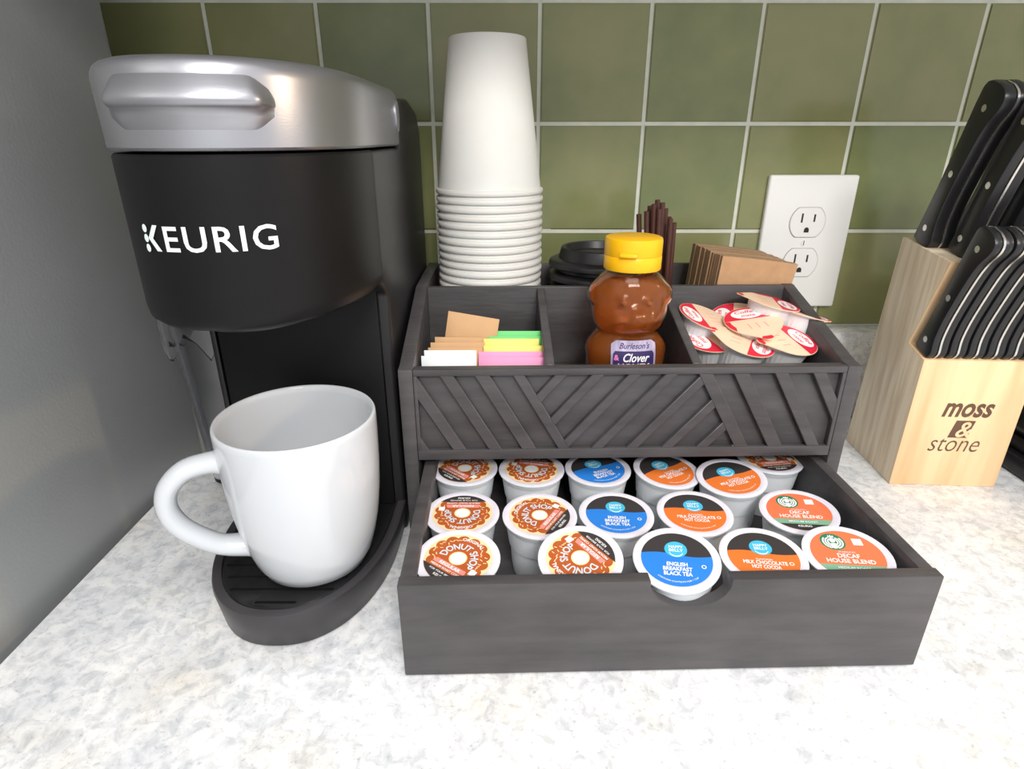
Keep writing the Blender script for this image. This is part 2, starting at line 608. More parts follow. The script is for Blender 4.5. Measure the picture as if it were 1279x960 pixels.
def loft(name, levels, yb, m, parent, b=B_, n=2.25, seg=110, sharp=40, y0=Y0, a=A_, rb=0.006):
    """levels: (z, inset)"""
    vs, fs = [], []
    k = 0
    for z, ins in levels:
        c = contour(a - ins, y0, b - ins, yb - ins, n, seg, rb)
        k = len(c)
        vs += [(x, y, z) for x, y in c]
    for i in range(len(levels) - 1):
        for j in range(k):
            l = (j + 1) % k
            fs.append((i * k + j, i * k + l, (i + 1) * k + l, (i + 1) * k + j))
    fs.append(tuple(range(k)))
    fs.append(tuple(range((len(levels) - 1) * k, len(levels) * k)))
    bm = bmesh.new()
    bv = [bm.verts.new(v) for v in vs]
    for f in fs:
        bm.faces.new([bv[i] for i in f])
    return bm_obj(name, bm, m, parent, sharp)


# base with raised rim and slotted tray
base = loft('base', [(0.0, 0.0045), (0.0015, 0.003), (0.024, 0.0), (0.0265, 0.0006), (0.0273, 0.002), (0.0268, 0.0062), (0.0245, 0.0066), (0.0245, 0.02)], 0.02, M['kbase'], km, b=0.105)
tray = loft('drip_tray', [(0.0235, 0.008), (0.0258, 0.0073), (0.0263, 0.0083), (0.0263, 0.02)], 0.01, M['kgloss'], base, b=0.105)
cut = bmesh.new()
for k in range(7):
    y = -0.142 + k * 0.0115
    hw = 0.012 if k == 0 else min(0.045, 0.026 + k * 0.006)
    pts = [(x, yy) for x, yy in [(-hw, y - .0011), (hw, y - .0011), (hw + .0011, y), (hw, y + .0011), (-hw, y + .0011), (-hw - .0011, y)]]
    prism(cut, pts, lambda p: (p[0], p[1], 0.0248), lambda p: (p[0], p[1], 0.03))
bmesh.ops.recalc_face_normals(cut, faces=cut.faces)
cme = bpy.data.meshes.new('cut')
cut.to_mesh(cme)
cut.free()
co = link(bpy.data.objects.new('cut', cme), km)
md = tray.modifiers.new('slots', 'BOOLEAN')
md.object = co
md.operation = 'DIFFERENCE'
md.solver = 'EXACT'
bpy.context.view_layer.update()
nm = bpy.data.meshes.new_from_object(tray.evaluated_get(bpy.context.evaluated_depsgraph_get()))
tray.modifiers.clear()
tray.data = nm
bpy.data.objects.remove(co)

# rear column and housing seen from the side
prof = [(0.16, 0.0), (-0.033, 0.0), (-0.031, 0.192), (-0.048, 0.2015), (-0.048, 0.2825), (0.048, 0.2825), (0.056, 0.316), (0.10, 0.318), (0.145, 0.310), (0.16, 0.295)]
bm = bmesh.new()
prism(bm, prof, lambda p: (-A_ + .0004, p[0], p[1]), lambda p: (A_ - .0004, p[0], p[1]))
hs = bm_obj('rear_housing', bm, M['kside'], km, 40, 0.003, 3)
box_obj('column_panel', -0.0575, 0.0545, -0.0362, -0.029, 0.0265, 0.199, M['kblack'], km, 0.001)
box_obj('column_edge', -0.0625, -0.0585, -0.0368, -0.029, 0.0265, 0.199, M['kgloss'], km, 0.001)
# brew head with rounded front
loft('brew_head', [(0.2000, 0.016), (0.2015, 0.004), (0.2045, 0.0008), (0.210, 0.0), (0.2815, 0.0), (0.2828, 0.0012), (0.2828, 0.01)], -0.047, M['kblack'], km, rb=0.001)
loft('nozzle_plate', [(0.1955, 0.03), (0.1955, 0.021), (0.1975, 0.018), (0.2005, 0.0175)], -0.052, M['kside'], km, rb=0.004)
# silver lid
lid = loft('lid', [(0.2838, 0.006), (0.2842, 0.0005), (0.2855, -0.0008), (0.3135, -0.0012), (0.3168, -0.0007), (0.3192, 0.0006), (0.3209, 0.0028), (0.3220, 0.0062), (0.3225, 0.012), (0.3225, 0.03)], 0.052, M['silver'], km, rb=0.012)


def front_curve(inset, n=2.25, b=B_):
    pts = contour(A_ - inset, Y0, b - inset, 0.1, n, 240)[:241]
    pts = pts[::-1]                                   # left to right
    s = [0]
    for i in range(1, len(pts)):
        s.append(s[-1] + math.hypot(pts[i][0] - pts[i - 1][0], pts[i][1] - pts[i - 1][1]))
    mid = s[120]
    s = [q - mid for q in s]

    def at(q):
        lo, hi = 0, len(s) - 1
        while hi - lo > 1:
            md_ = (lo + hi) // 2
            if s[md_] <= q:
                lo = md_
            else:
                hi = md_
        t = (q - s[lo]) / max(1e-9, s[hi] - s[lo])
        p, r_ = pts[lo], pts[hi]
        d = Vector((r_[0] - p[0], r_[1] - p[1])).normalized()
        return Vector((p[0] + (r_[0] - p[0]) * t, p[1] + (r_[1] - p[1]) * t)), Vector((d.y, -d.x))
    return at


fc = front_curve(-0.0012)
# scooped finger grip on the lid: a lip that bulges out and sinks below
vs, fs = [], []
NS, prof = 44, [(0.0125, -0.0012), (0.0100, 0.0012), (0.0068, 0.0040), (0.0040, 0.0062), (0.0018, 0.0072), (0.0002, 0.0070), (-0.0012, 0.0056), (-0.0022, 0.0034),
                (-0.0052, 0.0022), (-0.0085, 0.0010), (-0.0115, -0.0012)]
for i in range(NS + 1):
    q = -0.034 + 0.080 * i / NS
    e = min(1, (1 - abs(2 * i / NS - 1)) * 3.2)
    e = e * e * (3 - 2 * e)
    p, nrm = fc(q)
    for dz, off in prof:
        o2 = off * e - 0.0004 * (1 - e) if off > 0 else off
        vs.append((p.x + nrm.x * o2, p.y + nrm.y * o2, 0.3030 + dz * (0.55 + 0.45 * e)))
n = len(prof)
for i in range(NS):
    for k in range(n - 1):
        fs.append((i * n + k, i * n + k + 1, (i + 1) * n + k + 1, (i + 1) * n + k))
mesh_obj('grip', vs, fs, M['silver'], lid, True)
# pivot button
bm = bmesh.new()
prism(bm, circ(0.0105, 28), lambda p: (A_ - 0.001, 0.036 + p[0] * .55, 0.3035 + p[1]), lambda p: (A_ + 0.0022, 0.036 + p[0] * .55, 0.3035 + p[1]))
bm_obj('pivot', bm, M['silver'], lid, 40, 0.0006, 1)
# brand lettering wrapped round the front
fc2 = front_curve(-0.0005)
v, f = text_geo('EURIG', 0.0112, bold=0.012, space=1.14, fit=0.0515, align='LEFT')
vs, fs = [], []
for dx in (0.0,):
    for dy in (0.0,):
        n0 = len(vs)
        for x, y in v:
            p, nrm = fc2(-0.0160 + x + dx)
            vs.append((p.x, p.y, 0.2409 + y + dy))
        fs += [tuple(n0 + i for i in t) for t in f]


def wrap_poly(pts):
    nn = len(vs)
    for x, y in pts:
        p, nrm = fc2(-0.0185 + x)
        vs.append((p.x, p.y, 0.2405 + y))
    fs.append(tuple(range(nn, nn + len(pts))))


# the emblem K: bean-like dots on the left, angled arms on the right
wrap_poly([(-0.0062, 0.0060), (-0.0020, 0.0121), (0.0008, 0.0121), (-0.0031, 0.0060), (0.0010, 0.0002), (-0.0019, 0.0002)])
for cy in (0.0104, 0.0059, 0.0014):
    wrap_poly(circ(0.0016, 14, -0.0078 + (0.0 if cy != 0.0059 else 0.0), cy, 0.0019))
kl = mesh_obj('lettering', vs, fs, M['kprint'], km)

# clear water reservoir at the far side


def rbox_pts(x0, x1, y0, y1, r, n=6):
    pts = []
    for cx, cy, a in ((x1 - r, y1 - r, 0), (x0 + r, y1 - r, PI / 2), (x0 + r, y0 + r, PI), (x1 - r, y0 + r, 1.5 * PI)):
        pts += [(cx + r * math.cos(a + PI / 2 * k / n), cy + r * math.sin(a + PI / 2 * k / n)) for k in range(n + 1)]
    return pts


def shell(name, rings, m, parent, cap0=True, cap1=False):
    """rings: list of (pts, z) loops of equal count"""
    vs, fs = [], []
    k = len(rings[0][0])
    for pts, z in rings:
        vs += [(p[0], p[1], z if not callable(z) else z(p)) for p in pts]
    for i in range(len(rings) - 1):
        for j in range(k):
            l = (j + 1) % k
            fs.append((i * k + j, i * k + l, (i + 1) * k + l, (i + 1) * k + j))
    if cap0:
        fs.append(tuple(range(k))[::-1])
    if cap1:
        fs.append(tuple(range((len(rings) - 1) * k, len(rings) * k)))
    bm = bmesh.new()
    bv = [bm.verts.new(v) for v in vs]
    for f in fs:
        bm.faces.new([bv[i] for i in f])
    return bm_obj(name, bm, m, parent, 40)


rx0, rx1, ry0, ry1 = -0.1285, -0.0645, 0.010, 0.105
outer = lambda d, t=0: rbox_pts(rx0 + d + t, rx1 - d, ry0 + d + t, ry1 - d, 0.014)
tank = shell('water_reservoir', [(outer(0.0, .009), 0.010), (outer(0.0, 0.005), 0.10), (outer(0.0), 0.225), (outer(0.0022), 0.225), (outer(0.0022, 0.005), 0.10), (outer(0.0022, .009), 0.0125)], M['smoke'], km, True, True)
tank['label'] = 'clear smoked plastic water tank'
shell('reservoir_foot', [(outer(0.004, .009), 0.0), (outer(0.002, .009), 0.0095)], M['kblack'], km, True, True)
# clear scalloped collar at the top of the tank
col_pts = [p for p in rbox_pts(rx0 - 0.0015, rx1, ry0 - 0.004, ry1, 0.014, 10)]
inn_pts = [p for p in rbox_pts(rx0 + 0.001, rx1 - 0.0025, ry0 - 0.0015, ry1 - 0.0025, 0.0125, 10)]
dens = lambda P: [((P[i][0] * (4 - k) + P[(i + 1) % len(P)][0] * k) / 4, (P[i][1] * (4 - k) + P[(i + 1) % len(P)][1] * k) / 4) for i in range(len(P)) for k in range(4)]
wave = lambda p: 0.140 + 0.011 * math.cos((p[0] - rx0) / 0.030 * 2 * PI + 0.6 + p[1] * 60)
shell('collar', [(dens(col_pts), wave), (dens(col_pts), 0.22), (dens(inn_pts), 0.22), (dens(inn_pts), lambda p: wave(p) + 0.001), (dens(col_pts), wave)], M['clear'], tank, False, False)

# ------------------------------------------------------------------ mug
mg = thing('mug', 'white glazed ceramic mug standing on the coffee maker tray', 'mug', (-0.1592, -0.2976, 0.0268), (0, 0, 0))
H = 0.1062
mp = [(0.0, 0.003), (0.028, 0.003), (0.0285, 0.0), (0.0315, 0.0), (0.0345, 0.0022), (0.0382, 0.010), (0.0415, 0.022), (0.0442, 0.036), (0.0462, 0.052), (0.0474, 0.070), (0.0480, 0.088), (0.0481, 0.102),
      (0.0479, 0.1051), (0.0472, H), (0.0463, H), (0.0455, 0.1051), (0.0449, 0.101), (0.0443, 0.086), (0.0436, 0.07), (0.0425, 0.052), (0.0403, 0.034), (0.0370, 0.018), (0.0310, 0.0085), (0.02, 0.0065), (0.0, 0.006)]
lathe('cup', mp, M['mug'], mg, 72, sharp=80)
hp = []
ctrl = [(-0.0425, 0.082), (-0.052, 0.0835), (-0.066, 0.081), (-0.0765, 0.071), (-0.0795, 0.058), (-0.0755, 0.045), (-0.0655, 0.033), (-0.053, 0.0240), (-0.0360, 0.0205)]


def catmull(P, n=6):
    out = []
    for i in range(len(P) - 1):
        p0, p1, p2, p3 = P[max(i - 1, 0)], P[i], P[i + 1], P[min(i + 2, len(P) - 1)]
        for k in range(n):
            t = k / n
            out.append(tuple(0.5 * ((2 * b) + (-a + c) * t + (2 * a - 5 * b + 4 * c - d) * t * t + (-a + 3 * b - 3 * c + d) * t ** 3) for a, b, c, d in zip(p0, p1, p2, p3)))
    out.append(P[-1])
    return out


cp = catmull(ctrl)
path = [Vector((x, 0, z)) for x, z in cp]
nn = len(path)
rads = [0.0062 + 0.0022 * max(0, 1 - min(i, nn - 1 - i) / 8) ** 2 for i in range(nn)]
tv, tf = tube_geo(path, rads, 16, 1.0)
hd = mesh_obj('handle', [(v.x, v.y * 1.25, v.z) for v in tv], tf, M['mug'], mg, True)
mg.rotation_euler = (0, 0, R(22))

# ------------------------------------------------------------------ organizer
OY = R(1.26)
ORG = (-0.1045, -0.2490, 0.0)
og = thing('desktop_organizer', 'black wooden coffee organizer with herringbone front and open bins', 'organizer', ORG, (0, 0, OY))
OW, OD, TH = 0.323, 0.219, 0.010
zl, zt = 0.1427, 0.1735       # front lip and rear rail heights
ys = 0.112                    # where the sloped side levels off
side = [(0.0, 0.0), (OD, 0.0), (OD, zt), (ys + 0.004, zt), (ys - 0.004, zt - 0.0025), (0.010, zl + 0.001), (0.0, zl)]
for x0 in (0.0, OW - TH):
    bm = bmesh.new()
    prism(bm, side, lambda p: (x0, p[0], p[1]), lambda p: (x0 + TH, p[0], p[1]))
    bm_obj('side_panel', bm, M['black_wood'], og, 40, 0.0008, 2)
box_obj('back_panel', TH, OW - TH, OD - 0.006, OD, 0.0, zt - 0.001, M['black_wood'], og, 0.0006)
box_obj('shelf', TH, OW - TH, 0.009, OD - 0.006, 0.0985, 0.105, M['black_wood'], og, 0.0005)
box_obj('bin_back', TH, OW - TH, ys, ys + 0.006, 0.105, zt, M['black_wood'], og, 0.0008)
# divider panels follow the sloped sides
DX = (0.1020, 0.2065)
for x0 in DX:
    bm = bmesh.new()
    prism(bm, [(0.009, 0.105), (ys, 0.105), (ys, zt - 0.001), (0.009, zl)], lambda p: (x0, p[0], p[1]), lambda p: (x0 + 0.0065, p[0], p[1]))
    bm_obj('divider', bm, M['black_wood'], og, 40, 0.0006, 1)
for x0 in (0.1064, 0.2085):
    box_obj('rear_divider', x0, x0 + 0.004, ys + 0.007, OD - 0.006, 0.105, zt - 0.012, M['black_wood'], og, 0.0005)
# front panel: a recessed board with a frame and slanting slats
zb = 0.0722
fp = box_obj('front_panel', 0.0102, OW - 0.0102, 0.0048, 0.0098, zb, zl - 0.0006, M['black_wood'], og, 0.0004)
box_obj('frame_rail', 0.0102, OW - 0.0102, 0.0002, 0.0050, zl - 0.0048, zl, M['black_wood'], fp, 0.0005)
box_obj('frame_rail', 0.0102, OW - 0.0102, 0.0002, 0.0050, zb, zb + 0.0080, M['black_wood'], fp, 0.0005)
box_obj('frame_stile', 0.0102, 0.0128, 0.0002, 0.0050, zb + 0.0080, zl - 0.0048, M['black_wood'], fp, 0.0004)
box_obj('frame_stile', OW - 0.0128, OW - 0.0102, 0.0002, 0.0050, zb + 0.0080, zl - 0.0048, M['black_wood'], fp, 0.0004)
z0, z1 = zb + 0.0078, zl - 0.0046
ts, tm2 = 0.035 / 0.061, -0.86          # slants of the outer and middle slats: sideways run per metre of drop


def slat(top0, top1, slope, lim=()):
    h = z1 - z0
    poly = [(top0, z1), (top1, z1), (top1 + slope * h, z0), (top0 + slope * h, z0)]
    for a, b, c in lim + ((-1, 0, -0.0124), (1, 0, OW - 0.0124)):
        poly = clip(poly, a, b, c)
        if len(poly) < 3:
            return
    bm = bmesh.new()
    prism(bm, poly, lambda p: (p[0], 0.0050, p[1]), lambda p: (p[0], 0.0004, p[1]))
    bm_obj('slat', bm, M['black_wood'], fp, 40, 0.0004, 1)


for t0, t1 in ((-0.0245, -0.0150), (0.0025, 0.0120), (0.0285, 0.0378), (0.0525, 0.0630), (0.0790, 0.0870), (0.2085, 0.2185), (0.2330, 0.2440), (0.2620, 0.2715), (0.2890, 0.2985)):
    slat(t0, t1, ts)
l1 = (-1, -ts, -(0.0868 + ts * z1))        # right of the first boundary slat
l2 = (1, ts, 0.2087 + ts * z1)             # left of the second
for k in range(8):
    t0 = 0.1085 + k * 0.0258
    slat(t0, t0 + 0.0085, tm2, (l1, l2))

# ------------------------------------------------------------------ drawer
DR = (-0.0886, -0.3737, 0.0)
dw = thing('drawer', 'black wooden drawer pulled out under the organizer full of coffee pods', 'drawer', DR, (0, 0, OY))
DW, DH, DD, DF = 0.3005, 0.0668, 0.315, 0.0078
pts = [(0, 0.001), (DW, 0.001), (DW, DH)]
nc, nw, nd = 0.1605, 0.0225, 0.0185
pts += [(nc + nw * math.cos(PI * k / 20), DH - nd * math.sin(PI * k / 20) ** 0.8) for k in range(21)]
pts += [(0, DH)]
bm = bmesh.new()
prism(bm, pts, lambda p: (p[0], 0.0, p[1]), lambda p: (p[0], DF, p[1]))
bm_obj('front_panel', bm, M['black_wood'], dw, 35, 0.0007, 2)
for x0 in (0.0003, DW - 0.0083):
    box_obj('side_panel', x0, x0 + 0.008, DF, DD, 0.001, DH - 0.001, M['black_wood'], dw, 0.0006)
box_obj('back_panel', 0.0083, DW - 0.0083, DD - 0.007, DD, 0.001, DH - 0.002, M['black_wood'], dw, 0.0006)
box_obj('bottom_panel', 0.0083, DW - 0.0083, DF, DD - 0.007, 0.003, 0.0085, M['black_wood'], dw, 0.0003)

# ------------------------------------------------------------------ coffee pods
RP = 0.0205        # printed disc radius
PZ = 0.0449        # top of the foil


def pod_meshes():
    d = {}
    prof = [(0.0, 0.0), (0.0165, 0.0), (0.0178, 0.0008), (0.0190, 0.010), (0.0198, 0.024), (0.0208, 0.0247), (0.0226, 0.038), (0.0229, 0.0402), (0.0236, 0.0412), (0.0238, 0.0432), (0.0251, 0.0437), (0.0253, 0.0443),
            (0.0252, 0.0448), (0.0240, 0.0446), (0.0, 0.0440)]
    o = lathe('cup', prof, M['podcup'], None, 48, sharp=30)
    d['cup'] = o.data
    bpy.data.objects.remove(o)
    o = lathe('lid', [(0.0, 0.0448), (0.0207, 0.0448), (0.0212, 0.0450), (0.0243, 0.0450), (0.0251, 0.0448), (0.0251, 0.0445), (0.0, 0.0445)], M['rim'], None, 48, sharp=30)
    d['lid'] = o.data
    bpy.data.objects.remove(o)
    zz = [PZ + 0.00005 * k for k in range(6)]
    # donut print
    L = []
    L.append(('print', Flat().poly(circ(RP, 48), zz[0]).mesh('print', M['p_cream'])))
    sc_ = [(r * math.cos(a), r * math.sin(a)) for k in range(112) for a in [2 * PI * k / 112] for r in [0.0170 + 0.0022 * abs(math.sin(a * 7)) ** 0.7]]
    inn = [(0.0055 * math.cos(2 * PI * k / 112), 0.0055 * math.sin(2 * PI * k / 112)) for k in range(112)]
    L.append(('donut', Flat().ring(sc_, inn, zz[1]).mesh('donut', M['p_brown'])))
    L.append(('donut_hole', Flat().poly(circ(0.0046, 30), zz[1]).mesh('donut_hole', M['p_white'])))
    fl = Flat()
    for k in range(34):
        a = R(-35) + R(250) * (k + 0.5) / 34
        if 62 < math.degrees(a) < 118:
            continue
        r = rnd.choice((0.0140, 0.0153, 0.0166))
        t = rnd.uniform(0, PI)
        cx, cy, ux, uy = r * math.cos(a), r * math.sin(a), math.cos(t), math.sin(t)
        l, w = 0.0010, 0.00028
        fl.poly([(cx + ux * l - uy * w, cy + uy * l + ux * w), (cx - ux * l - uy * w, cy - uy * l + ux * w), (cx - ux * l + uy * w, cy - uy * l - ux * w), (cx + ux * l + uy * w, cy + uy * l - ux * w)], zz[2])
    L.append(('sprinkles', fl.mesh('sprinkles', M['p_cream'])))
    fl = Flat().text('DONUT SHOP', 0.0046, z=zz[3], arc=0.0076, bold=0.02, fit=0.0285)
    L.append(('lettering', fl.mesh('lettering', M['p_sky'])))
    fl = Flat().text('ORIGINAL', 0.0024, z=zz[3], arc=0.0150, bold=0.025, fit=0.0150)
    L.append(('lettering', fl.mesh('lettering', M['p_white'])))
    fl = Flat().poly([(-0.0118, -0.0094), (0.0118, -0.0094), (0.0108, -0.0060), (-0.0108, -0.0060)], zz[2])
    L.append(('roast_band', fl.mesh('roast_band', M['p_rose'])))
    fl = Flat().text('REGULAR', 0.0022, 0, -0.0089, zz[3], bold=0.02, fit=0.0150)
    fl.text('MEDIUM ROAST COFFEE', 0.0015, 0, -0.0118, zz[3], bold=0.02, fit=0.0230)
    L.append(('lettering', fl.mesh('lettering', M['p_white'])))
    L.append(('brand_band', Flat().poly(chord(RP - .0001, -0.0128, False), zz[3]).mesh('brand_band', M['p_dark'])))
    fl = Flat().text('FOR YOUR BREWER', 0.0013, 0, -0.0151, zz[4], bold=0.01, fit=0.0190)
    fl.text('KEURIG', 0.0017, 0, -0.0180, zz[4], bold=0.02, fit=0.0085)
    L.append(('lettering', fl.mesh('lettering', M['p_white'])))
    L.append(('tag_square', Flat().poly([(0.0124, -0.0068), (0.0166, -0.0068), (0.0166, -0.0026), (0.0124, -0.0026)], zz[4]).mesh('tag_square', M['p_white'])))
    d['donut'] = L
    # tea and cocoa print
    for kind, base_m, lines in (('tea', M['p_blue'], (('ENGLISH', .0118), ('BREAKFAST', .0165), ('BLACK TEA', .0160))), ('cocoa', M['p_orange'], (('MILK CHOCOLATE', .0250), ('HOT COCOA', .0165)))):
        L = [('print', Flat().poly(circ(RP, 48), zz[0]).mesh('print', base_m))]
        seg = chord(RP - .00005, 0.0032, True)
        n_ = 14
        xa = seg[-1][0]
        wav = [(xa + (seg[0][0] - xa) * k / n_, 0.0032 + 0.0012 * math.sin(PI * 2 * k / n_)) for k in range(1, n_)]
        L.append(('print_band', Flat().poly(seg + wav, zz[1]).mesh('print_band', M['p_dark'])))
        L.append(('logo_disc', Flat().poly(circ(0.0066, 36, 0, 0.0072, 0.0062), zz[2]).mesh('logo_disc', M['p_cyan'])))
        fl = Flat().text('HAPPY', 0.0021, 0, 0.0082, zz[3], bold=0.02, fit=0.0082)
        fl.text('BELLY', 0.0021, 0, 0.0055, zz[3], bold=0.02, fit=0.0082)
        fl.ring([(0.0042 * math.cos(a), 0.0058 + 0.0044 * math.sin(a)) for a in [PI * 1.12 + PI * .76 * k / 12 for k in range(13)]],
                [(0.0042 * math.cos(a), 0.0064 + 0.0042 * math.sin(a)) for a in [PI * 1.12 + PI * .76 * k / 12 for k in range(13)]], zz[3])
        fl.f.pop()
        y = -0.0056 if kind == 'tea' else -0.0066
        if kind == 'cocoa':
            fl.text('FLAVORED', 0.0011, 0, -0.0032, zz[3], bold=0.02, fit=0.0095)
        for s_, w_ in lines:
            fl.text(s_, 0.0027, 0, y, zz[3], bold=0.03, fit=w_)
            y -= 0.0035
        fl.text('CONTAINS CONTENTS FOR 1 CUP', 0.0010, z=zz[3], arc=-0.0178, bold=0.01, fit=0.0250)
        fl.ring(circ(0.0014, 16, 0.0150, -0.0050), circ(0.0009, 16, 0.0150, -0.0050), zz[3])
        L.append(('lettering', fl.mesh('lettering', M['p_white'])))
        d[kind] = L
    # decaf print
    L = [('print', Flat().poly(circ(RP, 48), zz[0]).mesh('print', M['p_coral']))]
    L.append(('logo_disc', Flat().poly(circ(0.0072, 36, -0.0052, 0.0104), zz[1]).mesh('logo_disc', M['p_green'])))
    fl = Flat()
    cx, cy = -0.0052, 0.0104
    fl.poly(circ(0.0017, 16, cx, cy + 0.0012, 0.0021), zz[2])
    fl.poly([(cx - .0018, cy + .0036), (cx - .0015, cy + .0058), (cx - .0007, cy + .0046), (cx, cy + .0062), (cx + .0007, cy + .0046), (cx + .0015, cy + .0058), (cx + .0018, cy + .0036)], zz[2])
    for sgn in (-1, 1):
        for r0 in (0.0028, 0.0042, 0.0056):
            a0 = R(62) if r0 < .005 else R(40)
            o_, i_ = [], []
            for k in range(13):
                a = a0 - (a0 + R(70)) * k / 12
                o_.append((cx + sgn * (r0 + .00045) * math.cos(a), cy + (r0 + .00045) * math.sin(a) - .0003))
                i_.append((cx + sgn * (r0 - .00045) * math.cos(a), cy + (r0 - .00045) * math.sin(a) - .0003))
            fl.ring(o_, i_, zz[2])
            fl.f.pop()
    fl.poly([(cx - .0014, cy - .0014), (cx + .0014, cy - .0014), (cx + .0020, cy - .0052), (cx, cy - .0062), (cx - .0020, cy - .0052)], zz[2])
    fl.text('STARBUCKS', 0.0010, 0, 0.0012, zz[2], bold=0.01, fit=0.0095)
    fl.text('DECAF', 0.0032, 0, -0.0030, zz[2], bold=0.02, fit=0.0125)
    fl.text('HOUSE BLEND', 0.0032, 0, -0.0073, zz[2], bold=0.02, fit=0.0270)
    fl.poly([(0.0062, 0.0082), (0.0118, 0.0082), (0.0118, 0.0138), (0.0062, 0.0138)], zz[2])
    L.append(('lettering', fl.mesh('lettering', M['p_white'])))
    L.append(('print_band', Flat().poly(chord(RP - .00005, -0.0090, False), zz[1]).mesh('print_band', M['p_sage'])))
    seg = chord(RP - .00008, -0.0140, False)
    L.append(('brand_band', Flat().poly(seg, zz[3]).mesh('brand_band', M['p_dark'])))
    fl = Flat().text('MEDIUM ROAST', 0.0016, 0, -0.0122, zz[4], bold=0.01, fit=0.0180)
    fl.text('KEURIG', 0.0018, 0, -0.0170, zz[4], bold=0.02, fit=0.0085)
    L.append(('lettering', fl.mesh('lettering', M['p_white'])))
    d['decaf'] = L
    return d


PM = pod_meshes()
DZ = 0.0088
PODS = [
    # kind, x, y, print turn, tilt x, tilt y, lift, label
    ('donut', -0.0585, -0.3370, -35, 5, 0, 0.005, 'donut-print coffee pod in the drawer corner, dark band slanting toward the front panel'),
    ('donut', 0.0165, -0.3335, 128, 11, -3, 0.007, 'tilted donut-print coffee pod resting between two pods at the drawer front'),
    ('tea', 0.0735, -0.3385, -10, 8, -4, 0.008, 'blue black-tea pod showing through the finger notch of the drawer'),
    ('cocoa', 0.1255, -0.3355, -8, 5, -2, 0.005, 'orange cocoa pod against the drawer front between blue tea and coral decaf pods'),
    ('decaf', 0.1770, -0.3350, -8, 5, -3, 0.006, 'coral decaf pod in the drawer corner against the front panel'),
    ('donut', -0.0600, -0.2870, 180, 1, 0, 0, 'donut-print coffee pod with upside-down lettering beside the drawer side wall'),
    ('donut', -0.0075, -0.2895, 58, 2, 0, 0.0005, 'donut-print coffee pod with sideways lettering next to a blue tea pod'),
    ('tea', 0.0445, -0.2880, -4, 2, 0, 0.0005, 'blue black-tea pod between a donut-print pod and an orange cocoa pod'),
    ('cocoa', 0.0990, -0.2865, -6, 2, -1, 0.0005, 'orange cocoa pod beside the blue tea pod in the drawer middle row'),
    ('decaf', 0.1725, -0.2860, -10, 2, -4, 0.001, 'coral decaf pod behind the corner decaf pod'),
    ('donut', -0.0625, -0.2285, -42, 0, 0, 0, 'donut-print coffee pod half under the organizer beside the drawer side wall'),
    ('donut', -0.0110, -0.2300, 168, 0, 0, 0, 'donut-print coffee pod half under the organizer next to a blue tea pod'),
    ('tea', 0.0402, -0.2295, 24, 0, 0, 0, 'blue black-tea pod half under the organizer'),
    ('cocoa', 0.0905, -0.2300, 32, 2, 3, 0, 'orange cocoa pod half under the organizer next to a blue tea pod'),
    ('cocoa', 0.1400, -0.2430, 16, 3, -3, 0.002, 'orange cocoa pod in front of a mostly hidden dark pod'),
    ('donut', 0.1795, -0.2130, 8, 0, 0, 0, 'mostly hidden dark-banded coffee pod under the organizer beside the drawer wall'),
]
for kind, x, y, turn, tx, ty, up, lab in PODS:
    p = thing('coffee_pod', lab, 'coffee pod', (x, y, DZ + up), (R(tx), R(ty), 0), 'coffee pods in the drawer')
    link(bpy.data.objects.new('cup', PM['cup']), p)
    l = link(bpy.data.objects.new('lid', PM['lid']), p)
    l.rotation_euler = (0, 0, R(turn))
    for nme, me in PM[kind]:
        link(bpy.data.objects.new(nme, me), l)

# ------------------------------------------------------------------ paper cups, upside down
SH = 0.105
CH = 0.1175
cprof = [(0.0461, 0.0), (0.0467, 0.0010), (0.0467, 0.0028), (0.0462, 0.0038), (0.0446, 0.0040), (0.0310, CH - 0.0008), (0.0303, CH), (0.0290, CH), (0.0284, CH - 0.0020), (0.0284, CH - 0.0070), (0.0, CH - 0.0070),
         (0.0, CH - 0.0078), (0.0290, CH - 0.0078), (0.0440, 0.0030), (0.0450, 0.0)]
c0 = lathe('paper_cup', cprof, M['paper'], None, 64, sharp=40)
tag(c0, None, 'paper cup', 'upside-down stack of paper cups')
NCUP, PITCH = 22, 0.00665
for k in range(NCUP):
    o = c0 if k == 0 else c0.copy()
    if k:
        C.objects.link(o)
    top = k == NCUP - 1
    o.location = (-0.0455 + rnd.uniform(-.0003, .0003), -0.0826 + rnd.uniform(-.0003, .0003), SH + 0.0008 + k * PITCH)
    o['label'] = 'topmost white paper cup of the upside-down stack, its wall showing' if top else ORD[NCUP - 2 - k] + ' white paper cup rim down from the topmost cup of the stack'

